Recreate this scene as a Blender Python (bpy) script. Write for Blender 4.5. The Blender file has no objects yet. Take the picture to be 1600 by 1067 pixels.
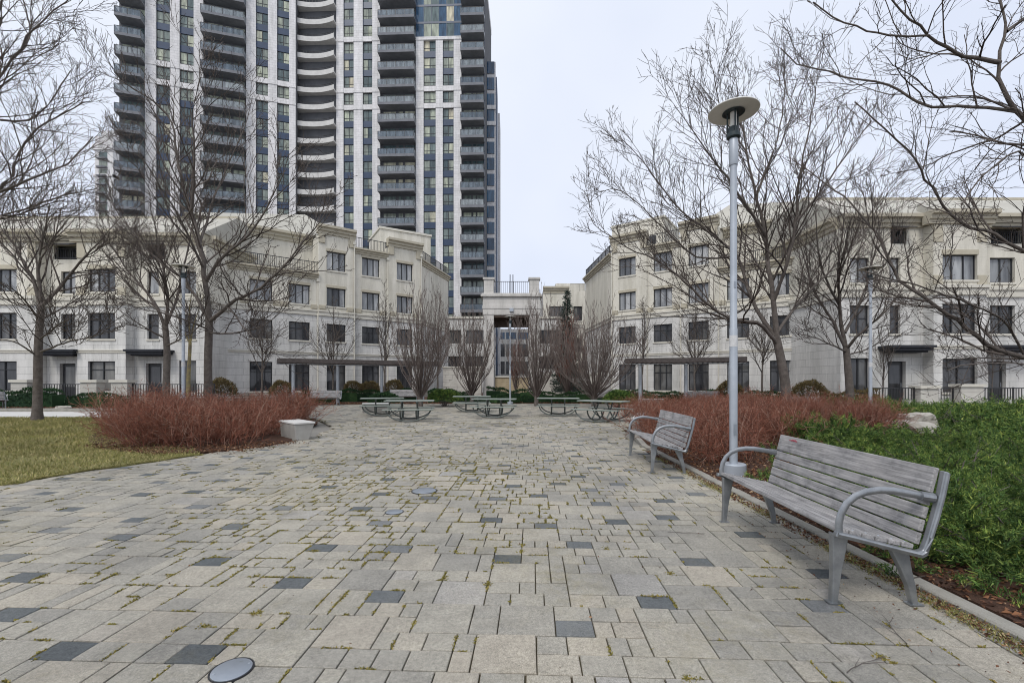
import bpy, math, random
import numpy as np
from mathutils import Vector, Matrix

# ------------------------------------------------------------------ camera, sky, sun, exposure
SC = bpy.context.scene
COL = SC.collection
F, CX, HY, HC = 700.0, 800.0, 596.0, 1.5        # focal length (photo pixels), centre column, horizon row, eye height
cam_d = bpy.data.cameras.new('camera')
cam_d.sensor_width = 36.0
cam_d.lens = 36.0 * F / 1600.0
cam_d.shift_y = (HY - 533.5) / 1600.0
cam_d.clip_start, cam_d.clip_end = 0.05, 3000.0
cam = bpy.data.objects.new('camera', cam_d)
cam.location = (0, 0, HC)
cam.rotation_euler = (math.radians(90), 0, 0)
COL.objects.link(cam)
SC.camera = cam

W = bpy.data.worlds.new('World'); SC.world = W; W.use_nodes = True
wt = W.node_tree
for n in list(wt.nodes): wt.nodes.remove(n)
SUN_EL, SUN_AZ = math.radians(52), math.radians(205)
w_out = wt.nodes.new('ShaderNodeOutputWorld')
w_bg = wt.nodes.new('ShaderNodeBackground')
w_sky = wt.nodes.new('ShaderNodeTexSky'); w_sky.sky_type = 'NISHITA'; w_sky.sun_disc = False
w_sky.sun_elevation = SUN_EL; w_sky.sun_rotation = SUN_AZ
w_co = wt.nodes.new('ShaderNodeTexCoord')
w_no = wt.nodes.new('ShaderNodeTexNoise'); w_no.inputs['Scale'].default_value = 2.2; w_no.inputs['Detail'].default_value = 3
w_rp = wt.nodes.new('ShaderNodeValToRGB')
w_rp.color_ramp.elements[0].position = 0.30; w_rp.color_ramp.elements[0].color = (6.1, 6.6, 7.8, 1)
w_rp.color_ramp.elements[1].position = 0.72; w_rp.color_ramp.elements[1].color = (7.4, 7.75, 8.5, 1)
w_mx = wt.nodes.new('ShaderNodeMixRGB'); w_mx.inputs[0].default_value = 0.94
wt.links.new(w_co.outputs['Generated'], w_no.inputs['Vector'])
wt.links.new(w_no.outputs['Fac'], w_rp.inputs[0])
wt.links.new(w_sky.outputs[0], w_mx.inputs[1]); wt.links.new(w_rp.outputs[0], w_mx.inputs[2])
wt.links.new(w_mx.outputs[0], w_bg.inputs[0]); wt.links.new(w_bg.outputs[0], w_out.inputs[0])
w_bg.inputs[1].default_value = 0.10

sun_d = bpy.data.lights.new('sun', 'SUN'); sun_d.energy = 1.5; sun_d.angle = math.radians(20); sun_d.color = (1.0, 0.96, 0.9)
sun = bpy.data.objects.new('sun', sun_d); COL.objects.link(sun)
sd = Vector((math.sin(SUN_AZ) * math.cos(SUN_EL), math.cos(SUN_AZ) * math.cos(SUN_EL), math.sin(SUN_EL)))
sun.rotation_euler = (-sd).to_track_quat('-Z', 'Y').to_euler()
SC.view_settings.view_transform = 'Standard'; SC.view_settings.look = 'None'
SC.view_settings.exposure = 0.36; SC.view_settings.gamma = 1.0; SC.view_settings.use_curve_mapping = False
SC.cycles.max_bounces = 5; SC.cycles.diffuse_bounces = 3; SC.cycles.glossy_bounces = 2; SC.cycles.transmission_bounces = 2
SC.cycles.use_denoising = True
SC.cycles.filter_width = 1.0

rng = np.random.default_rng(7)
random.seed(7)

# ------------------------------------------------------------------ coordinates
def S(px, py, D):                      # photo direction at a true distance D
    return np.array([(px - CX) / F * D, D, HC + (HY - py) / F * D])
def XY(px, D): return ((px - CX) / F * D, D)
def hit(P, d, px):                     # where a wall line P + t d crosses the sight line of a photo column
    r = (px - CX) / F
    return (r * P[1] - P[0]) / (d[0] - r * d[1])

# ------------------------------------------------------------------ materials
MATS = {}
def nodes_of(name):
    m = bpy.data.materials.new(name); m.use_nodes = True
    nt = m.node_tree
    for n in list(nt.nodes): nt.nodes.remove(n)
    o = nt.nodes.new('ShaderNodeOutputMaterial'); b = nt.nodes.new('ShaderNodeBsdfPrincipled')
    nt.links.new(b.outputs[0], o.inputs[0])
    return m, nt, b
def ramp(nt, src, stops):
    r = nt.nodes.new('ShaderNodeValToRGB')
    els = r.color_ramp.elements
    while len(els) < len(stops): els.new(0.5)
    for e, (p, c) in zip(els, stops):
        e.position = p; e.color = (*c, 1)
    nt.links.new(src, r.inputs[0]); return r.outputs[0]
def noise(nt, scale, detail=5, rough=0.6, vec=None, dist=0.0):
    n = nt.nodes.new('ShaderNodeTexNoise')
    n.inputs['Scale'].default_value = scale; n.inputs['Detail'].default_value = detail
    n.inputs['Roughness'].default_value = rough; n.inputs['Distortion'].default_value = dist
    if vec is not None: nt.links.new(vec, n.inputs['Vector'])
    return n.outputs['Fac']
def mixc(nt, fac, a, b, mode='MIX'):
    n = nt.nodes.new('ShaderNodeMixRGB'); n.blend_type = mode
    for i, v in ((0, fac), (1, a), (2, b)):
        if hasattr(v, 'is_linked'): nt.links.new(v, n.inputs[i])
        elif i == 0: n.inputs[0].default_value = v
        else: n.inputs[i].default_value = (*v, 1)
    return n.outputs[0]
def bump(nt, b, h, strength=0.3, dist=0.02):
    n = nt.nodes.new('ShaderNodeBump'); n.inputs['Strength'].default_value = strength; n.inputs['Distance'].default_value = dist
    nt.links.new(h, n.inputs['Height']); nt.links.new(n.outputs[0], b.inputs['Normal'])
def posn(nt):
    return nt.nodes.new('ShaderNodeNewGeometry').outputs['Position']
def rnd_island(nt):
    return nt.nodes.new('ShaderNodeNewGeometry').outputs['Random Per Island']
def obj_rnd(nt):
    return nt.nodes.new('ShaderNodeObjectInfo').outputs['Random']

def pm(name, c1, c2, scale=3.0, rough=0.8, bstr=0.0, bscale=40, metal=0.0, spec=0.3, fine=0.0, c3=None):
    """plain painted / mineral surface: two-colour noise, optional fine grain and relief"""
    m, nt, b = nodes_of(name)
    p = posn(nt)
    col = ramp(nt, noise(nt, scale, 6, 0.62, p), [(0.32, c1), (0.68, c2)] if c3 is None else [(0.3, c1), (0.5, c2), (0.72, c3)])
    if fine:
        g = ramp(nt, noise(nt, bscale * 2, 3, 0.7, p), [(0.3, (1 - fine,) * 3), (0.7, (1 + fine,) * 3)])
        col = mixc(nt, 1.0, col, g, 'MULTIPLY')
    nt.links.new(col, b.inputs['Base Color'])
    b.inputs['Roughness'].default_value = rough; b.inputs['Metallic'].default_value = metal
    b.inputs['Specular IOR Level'].default_value = spec
    if bstr: bump(nt, b, noise(nt, bscale, 4, 0.65, p), bstr, 0.02)
    MATS[name] = m; return m

def island_mat(name, stops, rough=0.75, spec=0.25, big=None, transl=0.0):
    """foliage, twigs, litter: colour per leaf or stem, with slow drift over the bed"""
    m, nt, b = nodes_of(name)
    p = posn(nt)
    f = rnd_island(nt)
    col = ramp(nt, f, stops)
    if big:
        col = mixc(nt, 1.0, col, ramp(nt, noise(nt, big, 3, 0.6, p), [(0.35, (0.72, 0.72, 0.72)), (0.65, (1.2, 1.2, 1.15))]), 'MULTIPLY')
    nt.links.new(col, b.inputs['Base Color'])
    b.inputs['Roughness'].default_value = rough; b.inputs['Specular IOR Level'].default_value = spec
    MATS[name] = m; return m

def ashlar(name, c1, c2, cm, bw=0.9, rh=0.42, mortar=0.012, stain=(0.82, 0.82, 0.8), rough=0.85, bstr=0.35):
    """coursed stone facing: joints follow the wall's own axes"""
    m, nt, b = nodes_of(name)
    tc = nt.nodes.new('ShaderNodeTexCoord'); sp = nt.nodes.new('ShaderNodeSeparateXYZ'); cb = nt.nodes.new('ShaderNodeCombineXYZ')
    ad = nt.nodes.new('ShaderNodeMath'); ad.operation = 'ADD'
    nt.links.new(tc.outputs['Object'], sp.inputs[0])
    nt.links.new(sp.outputs['X'], ad.inputs[0]); nt.links.new(sp.outputs['Y'], ad.inputs[1])
    nt.links.new(ad.outputs[0], cb.inputs['X']); nt.links.new(sp.outputs['Z'], cb.inputs['Y'])
    br = nt.nodes.new('ShaderNodeTexBrick'); nt.links.new(cb.outputs[0], br.inputs['Vector'])
    br.inputs['Color1'].default_value = (*c1, 1); br.inputs['Color2'].default_value = (*c2, 1); br.inputs['Mortar'].default_value = (*cm, 1)
    br.inputs['Scale'].default_value = 1.0; br.inputs['Mortar Size'].default_value = mortar
    br.inputs['Brick Width'].default_value = bw; br.inputs['Row Height'].default_value = rh; br.inputs['Mortar Smooth'].default_value = 0.3
    p = posn(nt)
    mp = nt.nodes.new('ShaderNodeMapping'); mp.inputs['Scale'].default_value = (1.6, 1.6, 0.25); nt.links.new(p, mp.inputs['Vector'])
    st = ramp(nt, noise(nt, 1.0, 6, 0.65, mp.outputs[0]), [(0.35, stain), (0.66, (1.06, 1.05, 1.04))])
    col = mixc(nt, 1.0, br.outputs['Color'], st, 'MULTIPLY')
    col = mixc(nt, 1.0, col, ramp(nt, noise(nt, 14, 4, 0.7, p), [(0.3, (0.93,) * 3), (0.7, (1.05,) * 3)]), 'MULTIPLY')
    nt.links.new(col, b.inputs['Base Color']); b.inputs['Roughness'].default_value = rough; b.inputs['Specular IOR Level'].default_value = 0.25
    inv = nt.nodes.new('ShaderNodeMath'); inv.operation = 'SUBTRACT'; inv.inputs[0].default_value = 1.0
    nt.links.new(br.outputs['Fac'], inv.inputs[1]); bump(nt, b, inv.outputs[0], bstr, 0.02)
    MATS[name] = m; return m

def glassy(name, stops, rough=0.06, vary=0.9):
    """window pane seen from outside by day: dark room or blind behind a mirror-smooth sheet"""
    m, nt, b = nodes_of(name)
    p = posn(nt)
    col = ramp(nt, obj_rnd(nt), stops)
    mp = nt.nodes.new('ShaderNodeMapping'); mp.inputs['Scale'].default_value = (1.7, 1.7, 0.35); nt.links.new(p, mp.inputs['Vector'])
    col = mixc(nt, vary, col, ramp(nt, noise(nt, 1.6, 3, 0.5, mp.outputs[0]), [(0.3, (0.45, 0.45, 0.47)), (0.7, (1.45, 1.45, 1.4))]), 'MULTIPLY')
    nt.links.new(col, b.inputs['Base Color']); b.inputs['Roughness'].default_value = rough
    b.inputs['Specular IOR Level'].default_value = 0.6
    bump(nt, b, noise(nt, 0.8, 2, 0.5, p), 0.06, 0.05)
    MATS[name] = m; return m

ashlar('stone_lower', (0.685, 0.68, 0.66), (0.625, 0.62, 0.60), (0.43, 0.425, 0.415), 1.1, 0.5, 0.014, (0.76, 0.76, 0.75), bstr=0.22)
ashlar('stone_upper', (0.685, 0.66, 0.585), (0.65, 0.627, 0.557), (0.54, 0.517, 0.46), 1.4, 0.75, 0.006, (0.80, 0.79, 0.76), bstr=0.12)
ashlar('stone_tower', (0.72, 0.71, 0.715), (0.66, 0.65, 0.655), (0.46, 0.45, 0.46), 0.9, 0.4, 0.014)
ashlar('stone_rubble', (0.56, 0.54, 0.49), (0.40, 0.375, 0.32), (0.16, 0.15, 0.13), 0.75, 0.2, 0.024)
ashlar('portal_stone', (0.60, 0.585, 0.56), (0.55, 0.535, 0.51), (0.42, 0.41, 0.39), 1.2, 0.6, 0.01)
ashlar('stone_tan', (0.50, 0.41, 0.27), (0.36, 0.28, 0.17), (0.14, 0.11, 0.08), 0.7, 0.2, 0.024)
pm('trim_tan', (0.49, 0.45, 0.355), (0.41, 0.375, 0.295), 2.0, 0.85, 0.1, 25, fine=0.05)
pm('trim_pale', (0.64, 0.615, 0.54), (0.56, 0.535, 0.47), 2.0, 0.85, 0.1, 25, fine=0.05)
pm('roof_stucco', (0.47, 0.455, 0.40), (0.39, 0.375, 0.33), 0.8, 0.9, 0.1, 20, fine=0.04)
pm('concrete', (0.38, 0.37, 0.345), (0.29, 0.28, 0.26), 3.5, 0.9, 0.25, 60, fine=0.10)
pm('kerb_concrete', (0.33, 0.315, 0.28), (0.24, 0.23, 0.20), 4.5, 0.92, 0.35, 60, fine=0.18)
pm('concrete_pale', (0.60, 0.59, 0.565), (0.50, 0.49, 0.47), 1.5, 0.9, 0.2, 60, fine=0.08)
pm('balcony_grey', (0.205, 0.21, 0.225), (0.155, 0.16, 0.175), 1.2, 0.85, 0.1, 30)
pm('balcony_dark', (0.085, 0.09, 0.10), (0.06, 0.065, 0.075), 1.2, 0.8)
pm('black_metal', (0.018, 0.019, 0.022), (0.03, 0.031, 0.034), 6, 0.45, spec=0.5)
pm('window_frame', (0.022, 0.024, 0.028), (0.032, 0.034, 0.038), 6, 0.5, spec=0.4)
pm('navy_panel', (0.018, 0.036, 0.075), (0.026, 0.05, 0.10), 1.0, 0.35, spec=0.5)
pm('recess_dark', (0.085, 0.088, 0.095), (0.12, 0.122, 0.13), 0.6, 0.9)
pm('awning', (0.022, 0.024, 0.03), (0.035, 0.037, 0.045), 3, 0.7)
pm('soffit_brown', (0.075, 0.055, 0.045), (0.10, 0.075, 0.06), 3, 0.85)
pm('asphalt', (0.05, 0.05, 0.052), (0.07, 0.07, 0.07), 2, 0.95, 0.2, 120, fine=0.2)
pm('galvanised', (0.33, 0.36, 0.40), (0.42, 0.455, 0.50), 3.0, 0.42, 0.05, 90, metal=0.25, spec=0.5, fine=0.05)
pm('cast_aluminium', (0.24, 0.255, 0.27), (0.36, 0.375, 0.39), 9.0, 0.38, 0.12, 160, metal=0.75, spec=0.5, fine=0.08)
pm('lamp_cream', (0.74, 0.73, 0.69), (0.66, 0.65, 0.61), 5, 0.6)
pm('lamp_black', (0.03, 0.045, 0.05), (0.05, 0.065, 0.07), 8, 0.5)
pm('picnic_metal', (0.09, 0.105, 0.10), (0.15, 0.165, 0.155), 8, 0.5, metal=0.2, spec=0.4)
pm('picnic_top', (0.185, 0.215, 0.19), (0.26, 0.285, 0.258), 6, 0.6)
pm('pergola_brown', (0.065, 0.055, 0.052), (0.105, 0.09, 0.085), 6, 0.8)
pm('pergola_steel', (0.38, 0.415, 0.45), (0.46, 0.49, 0.525), 4, 0.5, metal=0.3)
pm('mulch', (0.03, 0.018, 0.013), (0.085, 0.045, 0.03), 12, 0.98, 0.9, 60, fine=0.35, c3=(0.05, 0.03, 0.02))
pm('soil', (0.06, 0.05, 0.035), (0.10, 0.085, 0.05), 6, 0.98, 0.4, 60, fine=0.2)
pm('lawn_soil', (0.20, 0.165, 0.07), (0.155, 0.15, 0.055), 1.1, 0.98, 0.5, 70, fine=0.3, c3=(0.255, 0.205, 0.10))
pm('far_ground', (0.20, 0.19, 0.17), (0.26, 0.25, 0.23), 0.1, 0.95)
pm('bark', (0.082, 0.069, 0.060), (0.15, 0.13, 0.116), 7, 0.95, 0.8, 45, fine=0.3)
pm('bark_lichen', (0.13, 0.11, 0.09), (0.30, 0.25, 0.10), 4, 0.95, 0.6, 45, fine=0.2)
pm('cover_metal', (0.27, 0.30, 0.34), (0.35, 0.38, 0.42), 6, 0.42, 0.08, 200, metal=0.45, spec=0.5)
pm('boulder', (0.50, 0.47, 0.41), (0.36, 0.34, 0.30), 4, 0.95, 0.5, 20, fine=0.15)
pm('sticker', (0.62, 0.62, 0.62), (0.50, 0.50, 0.50), 20, 0.7)
pm('graffiti', (0.38, 0.07, 0.10), (0.44, 0.12, 0.14), 20, 0.6)
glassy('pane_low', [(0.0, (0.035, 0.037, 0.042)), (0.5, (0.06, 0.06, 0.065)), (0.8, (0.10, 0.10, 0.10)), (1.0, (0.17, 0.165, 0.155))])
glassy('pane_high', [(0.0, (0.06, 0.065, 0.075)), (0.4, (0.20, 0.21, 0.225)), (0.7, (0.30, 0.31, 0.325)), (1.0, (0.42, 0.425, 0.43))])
glassy('pane_tower', [(0.0, (0.05, 0.08, 0.09)), (0.35, (0.13, 0.165, 0.16)), (0.68, (0.24, 0.265, 0.225)), (0.93, (0.38, 0.41, 0.32)), (1.0, (0.48, 0.44, 0.33))])
glassy('pane_blue', [(0.0, (0.02, 0.055, 0.11)), (1.0, (0.045, 0.10, 0.17))])
glassy('rail_glass', [(0.0, (0.11, 0.145, 0.19)), (0.5, (0.19, 0.23, 0.27)), (1.0, (0.34, 0.37, 0.39))], 0.10)
MATS['rail_glass'].node_tree.nodes['Principled BSDF'].inputs['Alpha'].default_value = 0.55
island_mat('twig', [(0.0, (0.052, 0.042, 0.037)), (0.5, (0.086, 0.070, 0.061)), (1.0, (0.14, 0.117, 0.103))], 0.9)
island_mat('twig_brown', [(0.0, (0.085, 0.066, 0.058)), (0.5, (0.135, 0.108, 0.097)), (1.0, (0.21, 0.178, 0.16))], 0.9)
island_mat('twig_dead_leaf', [(0.0, (0.10, 0.045, 0.035)), (1.0, (0.18, 0.08, 0.06))], 0.9)
island_mat('twig_red', [(0.0, (0.11, 0.05, 0.037)), (0.35, (0.205, 0.08, 0.052)), (0.75, (0.31, 0.12, 0.076)), (1.0, (0.37, 0.26, 0.20))], 0.8)
def juniper_mat():
    m, nt, b = nodes_of('juniper'); p = posn(nt)
    col = ramp(nt, rnd_island(nt), [(0.0, (0.035, 0.078, 0.026)), (0.4, (0.082, 0.158, 0.042)), (0.8, (0.17, 0.255, 0.062)), (1.0, (0.29, 0.35, 0.095))])
    col = mixc(nt, 1.0, col, ramp(nt, noise(nt, 7.0, 3, 0.6, p), [(0.36, (0.33, 0.38, 0.36)), (0.5, (0.85, 0.85, 0.85)), (0.68, (1.4, 1.3, 1.1))]), 'MULTIPLY')
    col = mixc(nt, 1.0, col, ramp(nt, noise(nt, 0.9, 3, 0.6, p), [(0.35, (0.75, 0.8, 0.8)), (0.65, (1.2, 1.15, 1.05))]), 'MULTIPLY')
    nt.links.new(col, b.inputs['Base Color']); b.inputs['Roughness'].default_value = 0.75; b.inputs['Specular IOR Level'].default_value = 0.2; MATS['juniper'] = m
juniper_mat()
island_mat('yew', [(0.0, (0.010, 0.030, 0.014)), (0.6, (0.022, 0.058, 0.022)), (1.0, (0.05, 0.10, 0.035))], 0.75, big=1.2)
island_mat('spruce', [(0.0, (0.018, 0.032, 0.026)), (1.0, (0.05, 0.075, 0.058))], 0.8)
island_mat('box_brown', [(0.0, (0.085, 0.065, 0.03)), (0.6, (0.14, 0.11, 0.05)), (1.0, (0.20, 0.15, 0.07))], 0.9)
island_mat('grass_blade', [(0.0, (0.13, 0.15, 0.04)), (0.45, (0.25, 0.235, 0.08)), (0.8, (0.36, 0.31, 0.14)), (1.0, (0.48, 0.41, 0.22))], 0.8, big=0.55)
island_mat('leaf_litter', [(0.0, (0.045, 0.024, 0.017)), (0.5, (0.12, 0.055, 0.032)), (0.85, (0.23, 0.11, 0.055)), (1.0, (0.42, 0.31, 0.20))], 0.85)
island_mat('moss', [(0.0, (0.12, 0.115, 0.03)), (0.6, (0.235, 0.205, 0.055)), (1.0, (0.32, 0.245, 0.085))], 0.95)

def wood_mat():
    m, nt, b = nodes_of('weathered_wood')
    tc = nt.nodes.new('ShaderNodeTexCoord'); mp = nt.nodes.new('ShaderNodeMapping')
    ob = nt.nodes.new('ShaderNodeObjectInfo')
    add = nt.nodes.new('ShaderNodeVectorMath'); add.operation = 'ADD'
    sc = nt.nodes.new('ShaderNodeVectorMath'); sc.operation = 'SCALE'; sc.inputs[0].default_value = (13.1, 7.3, 5.7)
    nt.links.new(ob.outputs['Random'], sc.inputs['Scale'])
    nt.links.new(tc.outputs['Object'], add.inputs[0]); nt.links.new(sc.outputs[0], add.inputs[1])
    mp.inputs['Scale'].default_value = (1.3, 26, 26); nt.links.new(add.outputs[0], mp.inputs['Vector'])
    g = noise(nt, 2.2, 7, 0.68, mp.outputs[0], 0.6)
    col = ramp(nt, g, [(0.28, (0.15, 0.147, 0.147)), (0.5, (0.31, 0.303, 0.303)), (0.72, (0.45, 0.44, 0.438))])
    blot = ramp(nt, noise(nt, 4.5, 5, 0.65, add.outputs[0]), [(0.30, (0.50, 0.50, 0.51)), (0.5, (0.95, 0.95, 0.95)), (0.72, (1.15, 1.13, 1.11))])
    col = mixc(nt, 1.0, col, blot, 'MULTIPLY')
    nt.links.new(col, b.inputs['Base Color']); b.inputs['Roughness'].default_value = 0.85; b.inputs['Specular IOR Level'].default_value = 0.2
    bump(nt, b, g, 0.5, 0.006); MATS['weathered_wood'] = m
wood_mat()

def paver_mat(name, per_object, dark):
    m, nt, b = nodes_of(name)
    p = posn(nt)
    f = obj_rnd(nt) if per_object else rnd_island(nt)
    if dark: col = ramp(nt, f, [(0.0, (0.105, 0.115, 0.12)), (0.6, (0.145, 0.155, 0.16)), (1.0, (0.20, 0.205, 0.205))])
    else: col = ramp(nt, f, [(0.0, (0.285, 0.274, 0.247)), (0.3, (0.33, 0.314, 0.275)), (0.65, (0.36, 0.34, 0.292)), (0.94, (0.385, 0.352, 0.295)), (1.0, (0.325, 0.317, 0.302))])
    st = ramp(nt, noise(nt, 0.55, 6, 0.62, p), [(0.30, (0.62, 0.63, 0.65)), (0.48, (0.95, 0.95, 0.95)), (0.72, (1.17, 1.15, 1.11))])
    col = mixc(nt, 1.0, col, st, 'MULTIPLY')
    blot = ramp(nt, noise(nt, 7.0, 6, 0.7, p), [(0.28, (0.78, 0.78, 0.78)), (0.6, (1.05, 1.05, 1.05))])
    col = mixc(nt, 0.7, col, blot, 'MULTIPLY')
    md = ramp(nt, noise(nt, 42, 5, 0.75, p), [(0.30, (0.66, 0.66, 0.66)), (0.5, (1.0, 1.0, 1.0)), (0.70, (1.26, 1.25, 1.23))])
    col = mixc(nt, 0.85, col, md, 'MULTIPLY')
    film = mixc(nt, 1.0, ramp(nt, noise(nt, 0.42, 4, 0.6, p), [(0.50, (0, 0, 0)), (0.66, (1, 1, 1))]), ramp(nt, noise(nt, 9, 6, 0.72, p), [(0.42, (0, 0, 0)), (0.66, (0.62, 0.62, 0.62))]), 'MULTIPLY')
    col = mixc(nt, film, col, (0.235, 0.205, 0.105))
    grime = ramp(nt, noise(nt, 1.7, 7, 0.7, p), [(0.56, (0, 0, 0)), (0.72, (0.5, 0.5, 0.5))])
    col = mixc(nt, grime, col, (0.135, 0.128, 0.118))
    sp = ramp(nt, noise(nt, 230, 3, 0.75, p), [(0.30, (0.42, 0.41, 0.39)), (0.5, (1.0, 1.0, 1.0)), (0.70, (1.5, 1.49, 1.46))])
    col = mixc(nt, 0.9, col, sp, 'MULTIPLY')
    nt.links.new(col, b.inputs['Base Color']); b.inputs['Roughness'].default_value = 0.92; b.inputs['Specular IOR Level'].default_value = 0.2
    bump(nt, b, noise(nt, 160, 4, 0.75, p), 0.5, 0.006)
    MATS[name] = m
for nm, po, dk in (('paver_a', 1, 0), ('paver_dark_a', 1, 1), ('paver_b', 0, 0), ('paver_dark_b', 0, 1)): paver_mat(nm, po, dk)

# ------------------------------------------------------------------ mesh helpers
def mesh_np(name, V, Q=None, T=None, mats=(), midx=None, smooth=False):
    me = bpy.data.meshes.new(name)
    V = np.asarray(V, np.float32).reshape(-1, 3)
    nq = 0 if Q is None else len(Q); ntr = 0 if T is None else len(T)
    me.vertices.add(len(V)); me.vertices.foreach_set('co', V.ravel())
    li = []
    if nq: li.append(np.asarray(Q, np.int32).ravel())
    if ntr: li.append(np.asarray(T, np.int32).ravel())
    li = np.concatenate(li)
    me.loops.add(len(li)); me.loops.foreach_set('vertex_index', li)
    tot = np.concatenate([np.full(nq, 4, np.int32), np.full(ntr, 3, np.int32)])
    st = np.concatenate([[0], np.cumsum(tot)[:-1]]).astype(np.int32)
    me.polygons.add(nq + ntr)
    me.polygons.foreach_set('loop_start', st); me.polygons.foreach_set('loop_total', tot)
    if midx is not None: me.polygons.foreach_set('material_index', np.asarray(midx, np.int32))
    if smooth is not None: me.polygons.foreach_set('use_smooth', np.full(nq + ntr, bool(smooth)))
    for m in mats: me.materials.append(MATS[m])
    me.update(calc_edges=True)
    return me

class MB:
    """collects shapes of one part; build() links them as one mesh object"""
    def __init__(s): s.v = []; s.f = []
    def add(s, vs, fs):
        o = len(s.v); s.v += [tuple(map(float, p)) for p in vs]; s.f += [tuple(o + i for i in f) for f in fs]; return s
    def box(s, x0, x1, y0, y1, z0, z1):
        return s.add([(x0, y0, z0), (x1, y0, z0), (x1, y1, z0), (x0, y1, z0), (x0, y0, z1), (x1, y0, z1), (x1, y1, z1), (x0, y1, z1)],
                     [(0, 3, 2, 1), (4, 5, 6, 7), (0, 1, 5, 4), (1, 2, 6, 5), (2, 3, 7, 6), (3, 0, 4, 7)])
    def prism(s, poly, z0, z1):                        # plan outline, counter-clockwise
        n = len(poly)
        vs = [(x, y, z0) for x, y in poly] + [(x, y, z1) for x, y in poly]
        return s.add(vs, [tuple(range(n - 1, -1, -1)), tuple(range(n, 2 * n))] + [(i, (i + 1) % n, n + (i + 1) % n, n + i) for i in range(n)])
    def profile_x(s, prof, x0, x1):                    # (y, z) outline pulled along x
        n = len(prof)
        vs = [(x0, y, z) for y, z in prof] + [(x1, y, z) for y, z in prof]
        return s.add(vs, [tuple(range(n)), tuple(range(2 * n - 1, n - 1, -1))] + [(i, n + i, n + (i + 1) % n, (i + 1) % n) for i in range(n)])
    def lathe(s, prof, cx=0, cy=0, n=20):
        vs = []; fs = []
        for r, z in prof:
            for k in range(n):
                a = 2 * math.pi * k / n; vs.append((cx + r * math.cos(a), cy + r * math.sin(a), z))
        for i in range(len(prof) - 1):
            for k in range(n):
                fs.append((i * n + k, i * n + (k + 1) % n, (i + 1) * n + (k + 1) % n, (i + 1) * n + k))
        fs.append(tuple(range(n - 1, -1, -1))); fs.append(tuple(range((len(prof) - 1) * n, len(prof) * n)))
        return s.add(vs, fs)
    def tube(s, pts, r, n=8, ry=None, up=(0, 0, 1)):
        pts = [Vector(p) for p in pts]; rs = r if hasattr(r, '__len__') else [r] * len(pts)
        vs = []; fs = []
        for i, p in enumerate(pts):
            t = (pts[min(i + 1, len(pts) - 1)] - pts[max(i - 1, 0)]).normalized()
            u = Vector(up)
            if abs(t.dot(u)) > 0.95: u = Vector((1, 0, 0)) if abs(t.x) < 0.9 else Vector((0, 1, 0))
            a = t.cross(u).normalized(); b_ = a.cross(t)
            for k in range(n):
                g = 2 * math.pi * k / n
                vs.append(p + a * (rs[i] * math.cos(g)) + b_ * ((ry or rs[i]) * math.sin(g)))
        for i in range(len(pts) - 1):
            for k in range(n):
                fs.append((i * n + k, i * n + (k + 1) % n, (i + 1) * n + (k + 1) % n, (i + 1) * n + k))
        fs.append(tuple(range(n - 1, -1, -1))); fs.append(tuple(range((len(pts) - 1) * n, len(pts) * n)))
        return s.add(vs, fs)
    def mesh(s, name, mat, smooth=False):
        me = bpy.data.meshes.new(name); me.from_pydata(s.v, [], s.f); me.materials.append(MATS[mat])
        if smooth:
            me.polygons.foreach_set('use_smooth', [True] * len(me.polygons))
            try: me.set_sharp_from_angle(angle=math.radians(35))
            except Exception: pass
        me.update(); return me

def link(name, me, parent=None, M=None):
    o = bpy.data.objects.new(name, me); COL.objects.link(o)
    if parent is not None:
        o.parent = parent
    if M is not None: o.matrix_basis = M
    return o
def tag(o, label=None, cat=None, group=None, kind=None):
    if label: o['label'] = label
    if cat: o['category'] = cat
    if group: o['group'] = group
    if kind: o['kind'] = kind
    return o
def empty(name, loc, label, cat, group=None, rz=0.0):
    o = bpy.data.objects.new(name, None); COL.objects.link(o); o.location = loc; o.rotation_euler = (0, 0, rz)
    o.empty_display_size = 0.2
    return tag(o, label, cat, group)
def copy_tree(o, parent=None):
    c = o.copy(); COL.objects.link(c)
    if parent is not None: c.parent = parent
    for ch in o.children: copy_tree(ch, c)
    return c
def bev(o, w, seg=2):
    m = o.modifiers.new('bevel', 'BEVEL'); m.width = w; m.segments = seg; m.limit_method = 'ANGLE'; m.angle_limit = math.radians(40)
    return o
def T(x=0, y=0, z=0): return Matrix.Translation((x, y, z))
def RZ(a): return Matrix.Rotation(a, 4, 'Z')

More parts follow.
